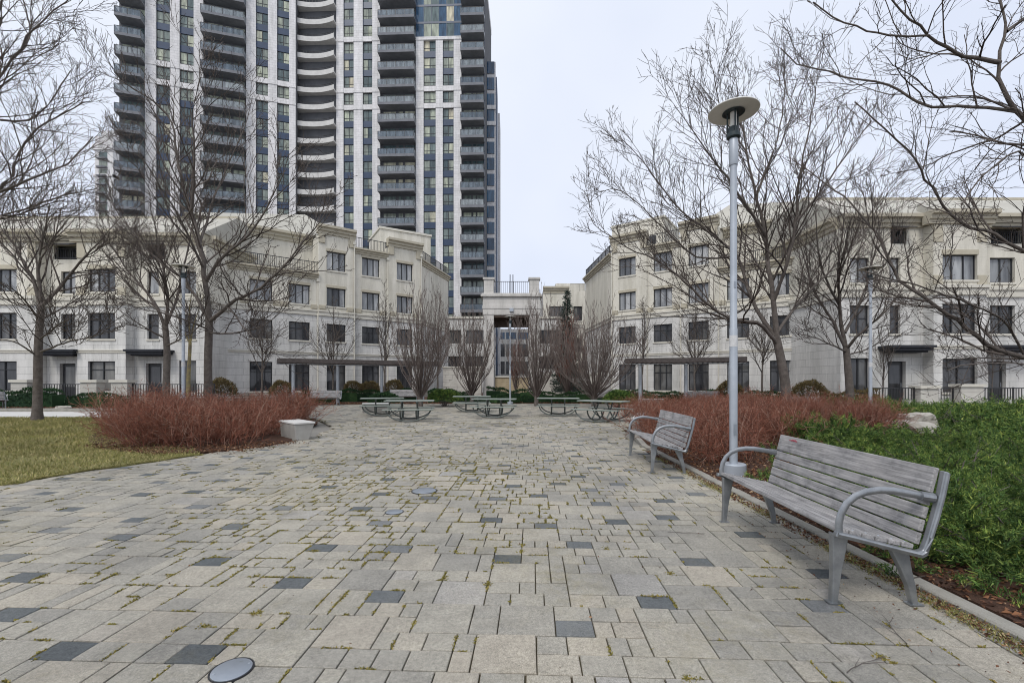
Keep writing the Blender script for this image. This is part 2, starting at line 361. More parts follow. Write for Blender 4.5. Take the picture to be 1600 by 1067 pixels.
def tubes(polys, sides=3):
    """many tapering polylines -> one vertex / quad array; polys: list of (pts[n,3], radii[n]) or of blocks (pts[m,n,3], radii[m,n])"""
    groups = {}
    for P, R in polys:
        P = np.asarray(P, float); R = np.asarray(R, float)
        if P.ndim == 2: P = P[None]; R = R[None]
        groups.setdefault(P.shape[1], []).append((P, R))
    Vs, Qs, off = [], [], 0
    for n, L in groups.items():
        P = np.concatenate([p for p, _ in L]); R = np.concatenate([r for _, r in L])
        m = len(P)
        t = np.gradient(P, axis=1); t /= np.linalg.norm(t, axis=2, keepdims=True) + 1e-9
        u = np.where(np.abs(t[..., 2:3]) > 0.9, np.array([1.0, 0, 0]), np.array([0, 0, 1.0]))
        a = np.cross(t, u); a /= np.linalg.norm(a, axis=2, keepdims=True) + 1e-9
        b = np.cross(a, t)
        ang = np.arange(sides) * 2 * np.pi / sides
        V = P[:, :, None] + R[:, :, None, None] * (a[:, :, None] * np.cos(ang)[:, None] + b[:, :, None] * np.sin(ang)[:, None])
        idx = off + np.arange(m * n * sides).reshape(m, n, sides)
        nx = np.roll(idx, -1, axis=2)
        Q = np.stack([idx[:, :-1], nx[:, :-1], nx[:, 1:], idx[:, 1:]], -1).reshape(-1, 4)
        Vs.append(V.reshape(-1, 3)); Qs.append(Q); off += m * n * sides
    return np.concatenate(Vs), np.concatenate(Qs)
def grow(P, R, c, lr, n, g, up=0.07, ang=(0.55, 1.05), f0=0.15, rmin=0.006, wob=0.17, rk=0.62, lift=0.15):
    """c side shoots on each polyline of block P[m,k,3]; lr[m] their typical length -> block of shoots"""
    m, k = P.shape[:2]
    f = np.minimum(f0 + (1 - f0) * (np.arange(c)[None] + g.random((m, c))) / c, 0.995)
    x = f * (k - 1); i = np.minimum(x.astype(int), k - 2); t = (x - i)[..., None]; mi = np.arange(m)[:, None]
    p = P[mi, i] * (1 - t) + P[mi, i + 1] * t; tan = unit(P[mi, i + 1] - P[mi, i])
    rr = R[mi, i] * (1 - t[..., 0]) + R[mi, i + 1] * t[..., 0]
    L = (np.asarray(lr)[:, None] * (1.15 - 0.6 * f) * g.uniform(0.55, 1.3, (m, c)))
    a = unit(np.cross(tan, g.normal(size=(m, c, 3)))); an = g.uniform(ang[0], ang[1], (m, c, 1))
    d = tan * np.cos(an) + a * np.sin(an); d[..., 2] += lift; d = unit(d).reshape(-1, 3)
    L = L.ravel(); p = p.reshape(-1, 3); r0 = np.maximum(np.minimum(rr.ravel() * rk, 0.0155 * L + 0.004), rmin); r1 = np.maximum(r0 * 0.4, rmin * 0.75)
    pts = [p]
    for q in range(n - 1):
        d = d + g.normal(size=d.shape) * wob; d[:, 2] += up; d = unit(d); p = p + d * (L / (n - 1))[:, None]; pts.append(p)
    return np.stack(pts, 1), r0[:, None] + (r1 - r0)[:, None] * np.linspace(0, 1, n), L

def unit(v): return v / (np.linalg.norm(v, axis=-1, keepdims=True) + 1e-9)
def needles(c, d, L, Wd, g=rng):
    """single-face needles / sprays -> V, T"""
    n = len(c); d = unit(d); s = unit(np.cross(d, g.normal(size=(n, 3))))
    L = np.broadcast_to(np.asarray(L, float), (n,))[:, None]; Wd = np.broadcast_to(np.asarray(Wd, float), (n,))[:, None]
    V = np.stack([c - s * Wd * 0.5, c + s * Wd * 0.5, c + d * L], 1).reshape(-1, 3)
    return V, np.arange(3 * n).reshape(n, 3)
def blades(c, d, L, Wd, bend=0.0, g=rng):
    """leaf / blade / spray diamonds: base points c, directions d, length L, width Wd -> V, Q"""
    n = len(c); d = unit(d)
    r = g.normal(size=(n, 3)); s = unit(np.cross(d, r)); nn = np.cross(s, d)
    L = np.broadcast_to(np.asarray(L, float), (n,))[:, None]; Wd = np.broadcast_to(np.asarray(Wd, float), (n,))[:, None]
    mid = c + d * L * 0.5 + nn * L * bend
    V = np.stack([c, mid + s * Wd * 0.5, c + d * L, mid - s * Wd * 0.5], 1).reshape(-1, 3)
    Q = np.arange(4 * n).reshape(n, 4)
    return V, Q

def in_poly(x, y, poly):
    x = np.asarray(x); y = np.asarray(y); ins = np.zeros(x.shape, bool); n = len(poly)
    for i in range(n):
        x0, y0 = poly[i]; x1, y1 = poly[(i + 1) % n]
        if y0 == y1: continue
        c = ((y0 > y) != (y1 > y)) & (x < (x1 - x0) * (y - y0) / (y1 - y0) + x0)
        ins ^= c
    return ins
def rand_in(poly, n, g=rng):
    p = np.array(poly); lo, hi = p.min(0), p.max(0); out = np.zeros((0, 2))
    while len(out) < n:
        q = lo + (hi - lo) * g.random((n * 2, 2)); out = np.concatenate([out, q[in_poly(q[:, 0], q[:, 1], poly)]])
    return out[:n]
def sheet(name, poly, z, mat, thick=0.06):
    me = MB().prism(poly, z - thick, z).mesh(name, mat)
    return tag(link(name, me), kind='structure')
def smooth_poly(pts, k=5):
    """round a closed outline (Catmull-Rom)"""
    n = len(pts); out = []
    P = [np.array(p, float) for p in pts]
    for i in range(n):
        a, b, c, d = P[i - 1], P[i], P[(i + 1) % n], P[(i + 2) % n]
        for j in range(k):
            t = j / k
            out.append(tuple(0.5 * (2 * b + (c - a) * t + (2 * a - 5 * b + 4 * c - d) * t * t + (3 * b - a - 3 * c + d) * t ** 3)))
    return out

# ------------------------------------------------------------------ ground, plaza, lawn, beds
sheet('ground', [(-900, -40), (900, -40), (900, 1500), (-900, 1500)], -0.09, 'far_ground')
PLAZA = [(-11, 0.3), (-9.5, 4), (-8.0, 6.0), (-7.4, 7.0), (-6.6, 8.8), (-5.7, 10.6), (-5.4, 12.5), (-5.9, 15), (-8.0, 18.3), (-12, 20.0), (-17, 22.4), (-16, 26.5),
         (-12, 29.2), (-6, 30.0), (0, 30.6), (6, 30.0), (10, 28.6), (12.5, 26), (8.5, 21.5), (5.2, 17.5), (3.7, 14.5), (3.1, 12.5), (2.98, 10), (2.96, 0.3)]
plaza = tag(link('paved_plaza', MB().prism(PLAZA, -0.08, -0.016).mesh('paved_plaza', 'soil')), kind='structure')

# paving stones: ashlar pattern of five sizes on a 58.5 mm grid, turned a little against the view axis
PU = 0.0585; PROT = math.radians(-2.6); HR = 3 * PU
NC, NR = 520, 175
grid = np.zeros((NR, NC), bool)
pieces = []
gx0, gy0 = -17.0, 0.55
prng = random.Random(11)
for r in range(NR):
    c = 0
    row = grid[r]
    while c < NC:
        if row[c]: c += 1; continue
        gap = 0
        while c + gap < NC and not row[c + gap] and gap < 14: gap += 1
        opts = []
        for w, h, wt_ in ((6, 2, 1.15), (2, 2, 3.0), (4, 1, 3.8), (3, 1, 2.4), (2, 1, 1.1)):
            if w > gap: continue
            if gap - w == 1: continue
            if h == 2 and (r + 1 >= NR or grid[r + 1, c:c + w].any()): continue
            if w == 2 and h == 2 and not (pieces and pieces[-1][3] == 2 and pieces[-1][0] == r): continue
            opts.append((w, h, wt_))
        if not opts: w, h = gap, 1
        else:
            k = prng.choices(range(len(opts)), [o[2] for o in opts])[0]; w, h = opts[k][:2]
        dark = (w == 4 and h == 1 and prng.random() < 0.5 and not any(q[4] and r - q[0] < 4 and abs(q[1] - c) < 11 - 2 * (r - q[0]) for q in pieces[-900:]))
        pieces.append((r, c, w, h, dark)); grid[r:r + h, c:c + w] = True; c += w
PA = np.array([(gx0 + c * PU + w * PU / 2, gy0 + r * HR + h * HR / 2, w * PU, h * HR, d) for r, c, w, h, d in pieces])
cr, sr = math.cos(PROT), math.sin(PROT)
wx = PA[:, 0] * cr - PA[:, 1] * sr * 1.0 + 0.0; wy = PA[:, 0] * sr + PA[:, 1] * cr
keep = in_poly(wx, wy, PLAZA) & (np.abs(wx) < wy * 1.35 + 1.2)
PA, wx, wy = PA[keep], wx[keep], wy[keep]
vis = (np.abs(wx) < wy * (800 / F)) & (wy > HC * F / (1067 - HY))
score = np.where(vis, PA[:, 2] * PA[:, 3] / np.maximum(wy, 0.5) ** 3, 0)
order = np.argsort(-score); near = set(order[:296].tolist())
pcache = {}
def paver_mesh(w, h, dark):
    key = (round(w, 4), round(h, 4), bool(dark))
    if key not in pcache:
        g = 0.0036; b = 0.004; x, y = w / 2 - g, h / 2 - g
        V = [(-x, -y, -0.05), (x, -y, -0.05), (x, y, -0.05), (-x, y, -0.05), (-x, -y, -b), (x, -y, -b), (x, y, -b), (-x, y, -b),
             (-x + b, -y + b, 0), (x - b, -y + b, 0), (x - b, y - b, 0), (-x + b, y - b, 0)]
        Fc = [(8, 9, 10, 11)] + [(i, (i + 1) % 4, 4 + (i + 1) % 4, 4 + i) for i in range(4)] + [(4 + i, 4 + (i + 1) % 4, 8 + (i + 1) % 4, 8 + i) for i in range(4)]
        me = bpy.data.meshes.new('paver'); me.from_pydata(V, [], Fc); me.materials.append(MATS['paver_dark_a' if dark else 'paver_a']); pcache[key] = me
    return pcache[key]
far_v, far_q, far_m = [], [], []
base = np.array([(-1, -1, -0.03), (1, -1, -0.04), (1, 1, -0.04), (-1, 1, -0.04), (-1, -1, 0), (1, -1, 0), (1, 1, 0), (-1, 1, 0)])
bq = np.array([(4, 5, 6, 7), (0, 1, 5, 4), (1, 2, 6, 5), (2, 3, 7, 6), (3, 0, 4, 7)])
for i in range(len(PA)):
    dz = prng.uniform(-0.0035, 0.0025); tx, ty = prng.gauss(0, 0.0065), prng.gauss(0, 0.0065)
    if i in near:
        o = link('paver', paver_mesh(PA[i, 2], PA[i, 3], PA[i, 4]), plaza)
        o.location = (wx[i], wy[i], dz); o.rotation_euler = (tx, ty, PROT + prng.gauss(0, 0.004))
    else:
        h = np.array([PA[i, 2] / 2 - 0.006, PA[i, 3] / 2 - 0.006, 1.0])
        v = base * h; v[:, 2] += dz + v[:, 0] * ty + v[:, 1] * tx
        far_q.append(bq + 8 * len(far_m)); far_m.append(int(PA[i, 4]))
        far_v.append(np.stack([v[:, 0] * cr - v[:, 1] * sr + wx[i], v[:, 0] * sr + v[:, 1] * cr + wy[i], v[:, 2]], 1))
fp = link('pavers_beyond', mesh_np('pavers_beyond', np.concatenate(far_v), np.concatenate(far_q), None, ('paver_b', 'paver_dark_b'), np.repeat(far_m, 5)), plaza)
fp['kind'] = 'stuff'

# lawn, beds, path, kerbs
LAWN = [(-40, 3.0), (-9.8, 3.0), (-8.6, 5.2), (-7.45, 6.48), (-7.33, 6.8), (-7.05, 7.66), (-6.74, 8.33), (-6.36, 9.13), (-7.1, 10.0), (-9.3, 11.2), (-11.5, 14), (-12.6, 18.6), (-40, 18.6)]
sheet('lawn', LAWN, 0.012, 'lawn_soil')
BED_L = smooth_poly([(-9.6, 10.3), (-7.2, 9.25), (-6.1, 9.8), (-5.55, 10.9), (-5.7, 11.6), (-6.6, 13.5), (-7.2, 16.6), (-10, 18.4), (-13.4, 18.4), (-12.4, 13.6)], 4)
sheet('mulch_bed_left', BED_L, 0.03, 'mulch')
BED_R = [(3.09, 0.5), (30, 0.5), (40, 10), (40, 23.5), (13.5, 24.5), (9.2, 21.4), (6.0, 17.6), (4.3, 14.6), (3.5, 12.6), (3.11, 10.5)]
sheet('mulch_bed_right', BED_R, 0.03, 'mulch')
sheet('footpath', [(-60, 18.7), (-12.2, 18.7), (-8.2, 18.6), (-10.0, 20.6), (-16.6, 22.3), (-60, 22.3)], -0.002, 'concrete_pale', 0.05)
sheet('footpath_right', [(13.4, 24.6), (40, 23.6), (40, 24.6), (14, 25.4)], 0.004, 'concrete_pale', 0.05)
BACK_L = [(-60, 22.5), (-17.1, 22.5), (-16.1, 26.6), (-12.1, 29.3), (-6, 30.1), (0, 30.7), (6, 30.1), (10.1, 28.7), (12.6, 26.1), (40, 25.0), (60, 40), (30, 60), (-60, 60)]
sheet('mulch_bed_back', BACK_L, 0.02, 'mulch')

def kerb(name, pts, w, h, label=None, mat='kerb_concrete'):
    """kerb stones of about a metre each along a line"""
    root = empty(name, (pts[0][0], pts[0][1], 0), label, 'kerb')
    P = [np.array(p, float) for p in pts]
    for a, b in zip(P[:-1], P[1:]):
        L = np.linalg.norm(b - a); n = max(1, int(round(L / 1.0))); ang = math.atan2(b[1] - a[1], b[0] - a[0])
        for k in range(n):
            c = a + (b - a) * (k + 0.5) / n
            me = MB().box(-L / n / 2 + 0.004, L / n / 2 - 0.004, -w / 2, w / 2, -0.08, h + prng.uniform(-0.004, 0.004)).mesh('kerb_stone', mat)
            bev(link('kerb_stone', me, root, T(c[0] - pts[0][0], c[1] - pts[0][1]) @ RZ(ang + prng.gauss(0, 0.004))), 0.012, 1)
    return root
kerb('kerb', [(2.99, 0.6), (3.0, 3.5), (3.04, 7.0), (3.08, 10.4), (3.45, 12.6)], 0.13, 0.035, 'flush concrete kerb behind the two large benches')
kerb('kerb', [(-56, 22.42), (-17.2, 22.42), (-16.2, 26.5)], 0.2, 0.16, 'raised concrete kerb behind the left footpath')

def covers():
    for px, py, r, lab in ((362, 1047, 0.098, 'round steel drain cover nearest the camera'), (663, 767, 0.165, 'largest round drain cover ringed with moss'), (616, 800, 0.10, 'small round drain cover beside the mossy one')):
        D = HC * F / (py - HY); x, y = XY(px, D)
        root = empty('drain_cover', (x, y, 0), lab, 'drain cover', 'drain covers in the paving')
        link('rim', MB().lathe([(r * 1.06, -0.02), (r * 1.06, 0.006), (r * 1.0, 0.006), (r * 0.98, 0.0)], n=40).mesh('rim', 'black_metal', True), root)
        m = MB().lathe([(r * 0.965, -0.01), (r * 0.965, 0.007), (r * 0.93, 0.009), (0.001, 0.009)], n=40).mesh('lid', 'cover_metal', True)
        link('lid', m, root)
        for a in (0.6, 0.6 + math.pi):
            link('screw', MB().lathe([(0.006, 0.008), (0.006, 0.0115), (0.001, 0.012)], n=8).mesh('screw', 'galvanised'), root, T(r * 0.8 * math.cos(a), r * 0.8 * math.sin(a)))
covers()

# ------------------------------------------------------------------ walls, windows
def frame_of(A, B, inset=0.0):
    A = Vector((A[0], A[1], 0)); B = Vector((B[0], B[1], 0)); d = (B - A); L = d.length; d.normalize()
    n = Vector((-d.y, d.x, 0))
    A = A + n * inset
    M = Matrix(((d.x, n.x, 0, A.x), (d.y, n.y, 0, A.y), (0, 0, 1, 0), (0, 0, 0, 1)))
    return M, L
def facade_mesh(L, z0, z1, ops, mat, depth=0.28):
    us = sorted({0.0, L, *[o[0] for o in ops], *[o[1] for o in ops]}); zs = sorted({z0, z1, *[o[2] for o in ops], *[o[3] for o in ops]})
    us = [u for u in us if -1e-6 <= u <= L + 1e-6]; zs = [z for z in zs if z0 - 1e-6 <= z <= z1 + 1e-6]
    nu, nz = len(us) - 1, len(zs) - 1
    solid = [[not any(o[0] < (us[i] + us[i + 1]) / 2 < o[1] and o[2] < (zs[j] + zs[j + 1]) / 2 < o[3] for o in ops) for j in range(nz)] for i in range(nu)]
    mb = MB()
    def sol(i, j): return 0 <= i < nu and 0 <= j < nz and solid[i][j]
    for i in range(nu):
        for j in range(nz):
            if not solid[i][j]: continue
            a, b, c, d = us[i], us[i + 1], zs[j], zs[j + 1]
            mb.add([(a, 0, c), (b, 0, c), (b, 0, d), (a, 0, d)], [(0, 1, 2, 3)])
            mb.add([(a, depth, c), (b, depth, c), (b, depth, d), (a, depth, d)], [(3, 2, 1, 0)])
            if not sol(i - 1, j): mb.add([(a, 0, c), (a, 0, d), (a, depth, d), (a, depth, c)], [(0, 1, 2, 3)])
            if not sol(i + 1, j): mb.add([(b, 0, c), (b, 0, d), (b, depth, d), (b, depth, c)], [(3, 2, 1, 0)])
            if not sol(i, j - 1): mb.add([(a, 0, c), (b, 0, c), (b, depth, c), (a, depth, c)], [(3, 2, 1, 0)])
            if not sol(i, j + 1): mb.add([(a, 0, d), (b, 0, d), (b, depth, d), (a, depth, d)], [(0, 1, 2, 3)])
    return mb.mesh('wall', mat)
wcache = {}
def window_meshes(w, h, cols, tr, pane, fw=0.06, mw=0.075):
    key = (round(w, 2), round(h, 2), cols, tr, pane)
    if key not in wcache:
        w, h = round(w, 2), round(h, 2)
        f = MB()
        f.box(0, fw, 0, 0.08, 0, h).box(w - fw, w, 0, 0.08, 0, h).box(fw, w - fw, 0, 0.08, 0, fw).box(fw, w - fw, 0, 0.08, h - fw, h)
        for k in range(1, cols):
            c = w * k / cols; f.box(c - mw / 2, c + mw / 2, -0.012, 0.075, fw, h - fw)
        if tr:
            z = h * tr; f.box(fw, w - fw, 0.004, 0.07, z - 0.03, z + 0.03)
        fm = f.mesh('window', 'window_frame')
        xs = [fw] + [w * k / cols for k in range(1, cols)] + [w - fw]
        panes = []
        for a, b in zip(xs[:-1], xs[1:]):
            panes.append((a, MB().box(0.005, b - a - 0.005, 0.045, 0.065, fw + 0.004, h - fw - 0.004).mesh('pane', pane)))
        wcache[key] = (fm, panes)
    return wcache[key]
def add_window(root, M, u0, z0, w, h, cols=3, tr=None, pane='pane_high', y=0.14, sill=None, split=True):
    fm, panes = window_meshes(w, h, cols, tr, pane)
    o = link('window', fm, root, M @ T(u0, y, z0))
    for a, pmesh in panes:
        link('pane', pmesh, o, T(a, 0, 0))
    if sill: link('sill', sill_mesh(round(w, 2)), o, T(0, -y, 0))
    return o
scache = {}
def sill_mesh(w):
    if w not in scache: scache[w] = MB().box(-0.06, w + 0.06, -0.06, 0.1, -0.13, -0.004).mesh('sill', 'trim_pale')
    return scache[w]
def cornice(root, M, L, z, mat='trim_tan', h=0.7, proj=0.45, e0=0.0, e1=0.0, name='cornice'):
    prof = [(0.0, z), (-proj * 0.25, z), (-proj * 0.3, z + h * 0.28), (-proj * 0.55, z + h * 0.36), (-proj * 0.6, z + h * 0.62), (-proj, z + h * 0.72), (-proj, z + h), (0.3, z + h), (0.3, z + 0.01), (0.0, z + 0.01)]
    return link(name, MB().profile_x(prof, -e0, L + e1).mesh(name, mat), root, M)
def band(root, M, L, z, h=0.35, proj=0.09, mat='trim_pale', name='string_course'):
    mb = MB().box(-0.02, L + 0.02, -proj, 0.02, z, z + h * 0.7).box(-0.02, L + 0.02, -proj * 1.7, 0.021, z + h * 0.7, z + h)
    return link(name, mb.mesh(name, mat), root, M)
def railing(root, M, L, z, h=1.0, name='railing', step=0.13, mat='black_metal', y=0.08, r=0.012):
    mb = MB().box(0, L, y - 0.025, y + 0.025, z + h - 0.05, z + h).box(0, L, y - 0.018, y + 0.018, z + 0.08, z + 0.115)
    n = max(2, int(L / step))
    for k in range(n + 1):
        u = L * k / n; q = 0.022 if k % 10 == 0 else r
        mb.box(u - q, u + q, y - q, y + q, z + (0 if k % 10 == 0 else 0.115), z + h - 0.05)
    return link(name, mb.mesh(name, mat), root, M)
def downpipe(root, M, u, z0, z1):
    link('downpipe', MB().tube([(u, -0.09, z0), (u, -0.09, z1)], 0.055, 8).box(u - 0.12, u + 0.12, -0.2, -0.02, z1, z1 + 0.25).mesh('downpipe', 'trim_pale'), root, M)

ROWS = {1: (0.75, 3.05), 2: (4.88, 6.36), 3: (7.86, 9.42), 4: (10.9, 12.48)}
def angled_wing(root, org, P, d, px_sections, cols, flip):
    """one stepped, obliquely set wing. px_sections: (column a, column b, kind) left to right; cols: window centre columns"""
    d = np.array(d) / np.hypot(*d); P = np.array(P)
    R0 = T(-org[0], -org[1], 0)
    ww = 1.56
    for a, b, kind in px_sections:
        ta, tb = hit(P, d, a), hit(P, d, b)
        A, B = P + d * ta, P + d * tb
        low = kind == 'low'
        proj = -0.16 if kind in ('crest',) else 0.0
        M, L = frame_of(A, B, proj); M = R0 @ M
        top = {'low': 10.3, 'crest': 13.85, 'terrace': 13.05, 'plain': 13.05}[kind]
        ups, lows, wins = [], [], []
        for c in cols:
            if not a < c < b: continue
            u = hit(P, d, c) - ta
            for row in ((1, 2, 3) if low else (1, 2, 3, 4)):
                z0, z1 = ROWS[row]
                wins.append((u - ww / 2, z0, ww, z1 - z0, row))
                (lows if row < 3 else ups).append((u - ww / 2, u + ww / 2, z0, z1))
        link('lower_wall', facade_mesh(L, -0.05, 7.1, lows, 'stone_lower'), root, M)
        link('upper_wall', facade_mesh(L, 7.104, top, ups, 'stone_upper'), root, M)
        band(root, M, L, 7.0, 0.45)
        band(root, M, L, 3.72, 0.2, 0.05, 'trim_pale')
        for u, z, w, h, row in wins:
            pane = 'pane_low' if row < 3 else 'pane_high'
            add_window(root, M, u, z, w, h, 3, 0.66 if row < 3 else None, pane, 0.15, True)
            if row > 2:
                link('lintel', MB().box(u - 0.05, u + w + 0.05, -0.035, 0.06, z + h + 0.003, z + h + 0.22).mesh('lintel', 'trim_tan'), root, M)
            if row == 3:
                for q in (u - 0.62, u + w + 0.08):
                    link('corbel', MB().box(q, q + 0.54, -0.1, 0.02, z - 0.4, z + 0.02).box(q + 0.05, q + 0.49, -0.14, 0.02, z - 0.3, z - 0.06).mesh('corbel', 'trim_tan'), root, M)
            if row == 1:
                pass
        link('plinth', MB().box(-0.01, L + 0.01, -0.1, 0.04, -0.05, 0.62).mesh('plinth', 'stone_rubble'), root, M)
        if kind == 'crest':
            cornice(root, M, L, top, h=0.72, proj=0.42, e0=0.1, e1=0.1)
            for q in (0.0, L - 0.5):
                link('pilaster_cap', MB().box(q, q + 0.5, -0.1, 0.02, top - 0.75, top - 0.003).mesh('pilaster_cap', 'trim_tan'), root, M)
        if not low:
            link('attic_block', MB().box(0.02, L - 0.02, 0.29, 5.0, 9.9, top - 0.05).mesh('attic_block', 'stone_upper'), root, M)
        if kind in ('terrace', 'plain'):
            cornice(root, M, L, top - 0.35, h=0.5, proj=0.34)
            railing(root, M, L, top + 0.16, 0.98)
        if low:
            cornice(root, M, L, top - 0.3, h=0.5, proj=0.34)
            railing(root, M, L, top + 0.22, 0.95)
            M2, L2 = frame_of(A, B, 2.2); M2 = R0 @ M2
            link('set_back_wall', facade_mesh(L2, 10.2, 13.4, [], 'stone_upper'), root, M2)
            cornice(root, M2, L2, 13.4, h=0.75, proj=0.5)
            e0, e1, r0_, r1_ = (-2.0, L2 + 3.2, -1.9, L2 + 0.2) if not flip else (-3.2, L2 + 2.0, -0.2, L2 + 1.2)
            zl, zr = (14.7, 17.2) if not flip else (17.4, 15.9)
            link('roof', MB().add([(e0, -0.45, 14.16), (e1, -0.45, 14.16), (e1, 9, 14.16), (e0, 9, 14.16), (r0_, 3.6, zl), (r1_, 3.6, zr), (r1_, 6.5, zr), (r0_, 6.5, zl)],
                                  [(0, 3, 2, 1), (0, 1, 5, 4), (1, 2, 6, 5), (2, 3, 7, 6), (3, 0, 4, 7), (4, 5, 6, 7)]).mesh('roof', 'roof_stucco'), root, M2)
        for q in ((L - 0.03,) if not flip else (0.03,)):
            downpipe(root, M, q, 0.6, (top - 0.5))
    # roof deck behind the parapets and the block behind it
    a, b = px_sections[0][0], px_sections[-1][1]
    A, B = P + d * hit(P, d, a), P + d * hit(P, d, b)
    M, L = frame_of(A, B); M = R0 @ M
    x0, x1 = (1.0, L - 0.3) if not flip else (0.3, L - 1.0)
    link('rear_block', MB().box(x0, x1, 0.45, 11.0, 0, 9.9).mesh('rear_block', 'stone_lower'), root, M)
    return M, L

def chamfer(root, org, A, B, top=13.05):
    R0 = T(-org[0], -org[1], 0); M, L = frame_of(A, B); M = R0 @ M
    link('lower_wall', facade_mesh(L, -0.05, 7.1, [], 'stone_lower'), root, M)
    link('upper_wall', facade_mesh(L, 7.104, top, [], 'stone_upper'), root, M)
    band(root, M, L, 7.0, 0.45)
    cornice(root, M, L, top - 0.35, h=0.5, proj=0.34)
    railing(root, M, L, top + 0.16, 0.98)
    link('plinth', MB().box(0, L, -0.1, 0.04, -0.05, 0.62).mesh('plinth', 'stone_rubble'), root, M)

def mb_box(root, name, M, mat, *b): return link(name, MB().box(*b).mesh(name, mat), root, M)

def door(root, M, u, w=0.95, z=0.25, h=2.35, y=0.2):
    o = link('door', MB().box(u, u + w, y, y + 0.07, z, z + h).mesh('door', 'black_metal'), root, M)
    link('door_pane', MB().box(u + 0.18, u + w - 0.18, y - 0.012, y + 0.01, z + 0.9, z + h - 0.2).mesh('door_pane', 'pane_low'), o)
    link('handle', MB().tube([(u + w - 0.12, y - 0.05, z + 0.95), (u + w - 0.12, y - 0.05, z + 1.2)], 0.015, 6).mesh('handle', 'galvanised'), o)
    return o
def canopy(root, M, u0, u1, z, y0=-1.1):
    mb = MB().box(u0, u1, y0, 0.05, z + 0.28, z + 0.42).box(u0 + 0.12, u1 - 0.12, y0 + 0.1, 0.04, z + 0.1, z + 0.279).box(u0 + 0.3, u1 - 0.3, y0 + 0.25, 0.03, z, z + 0.099)
    return link('canopy', mb.mesh('canopy', 'awning'), root, M)

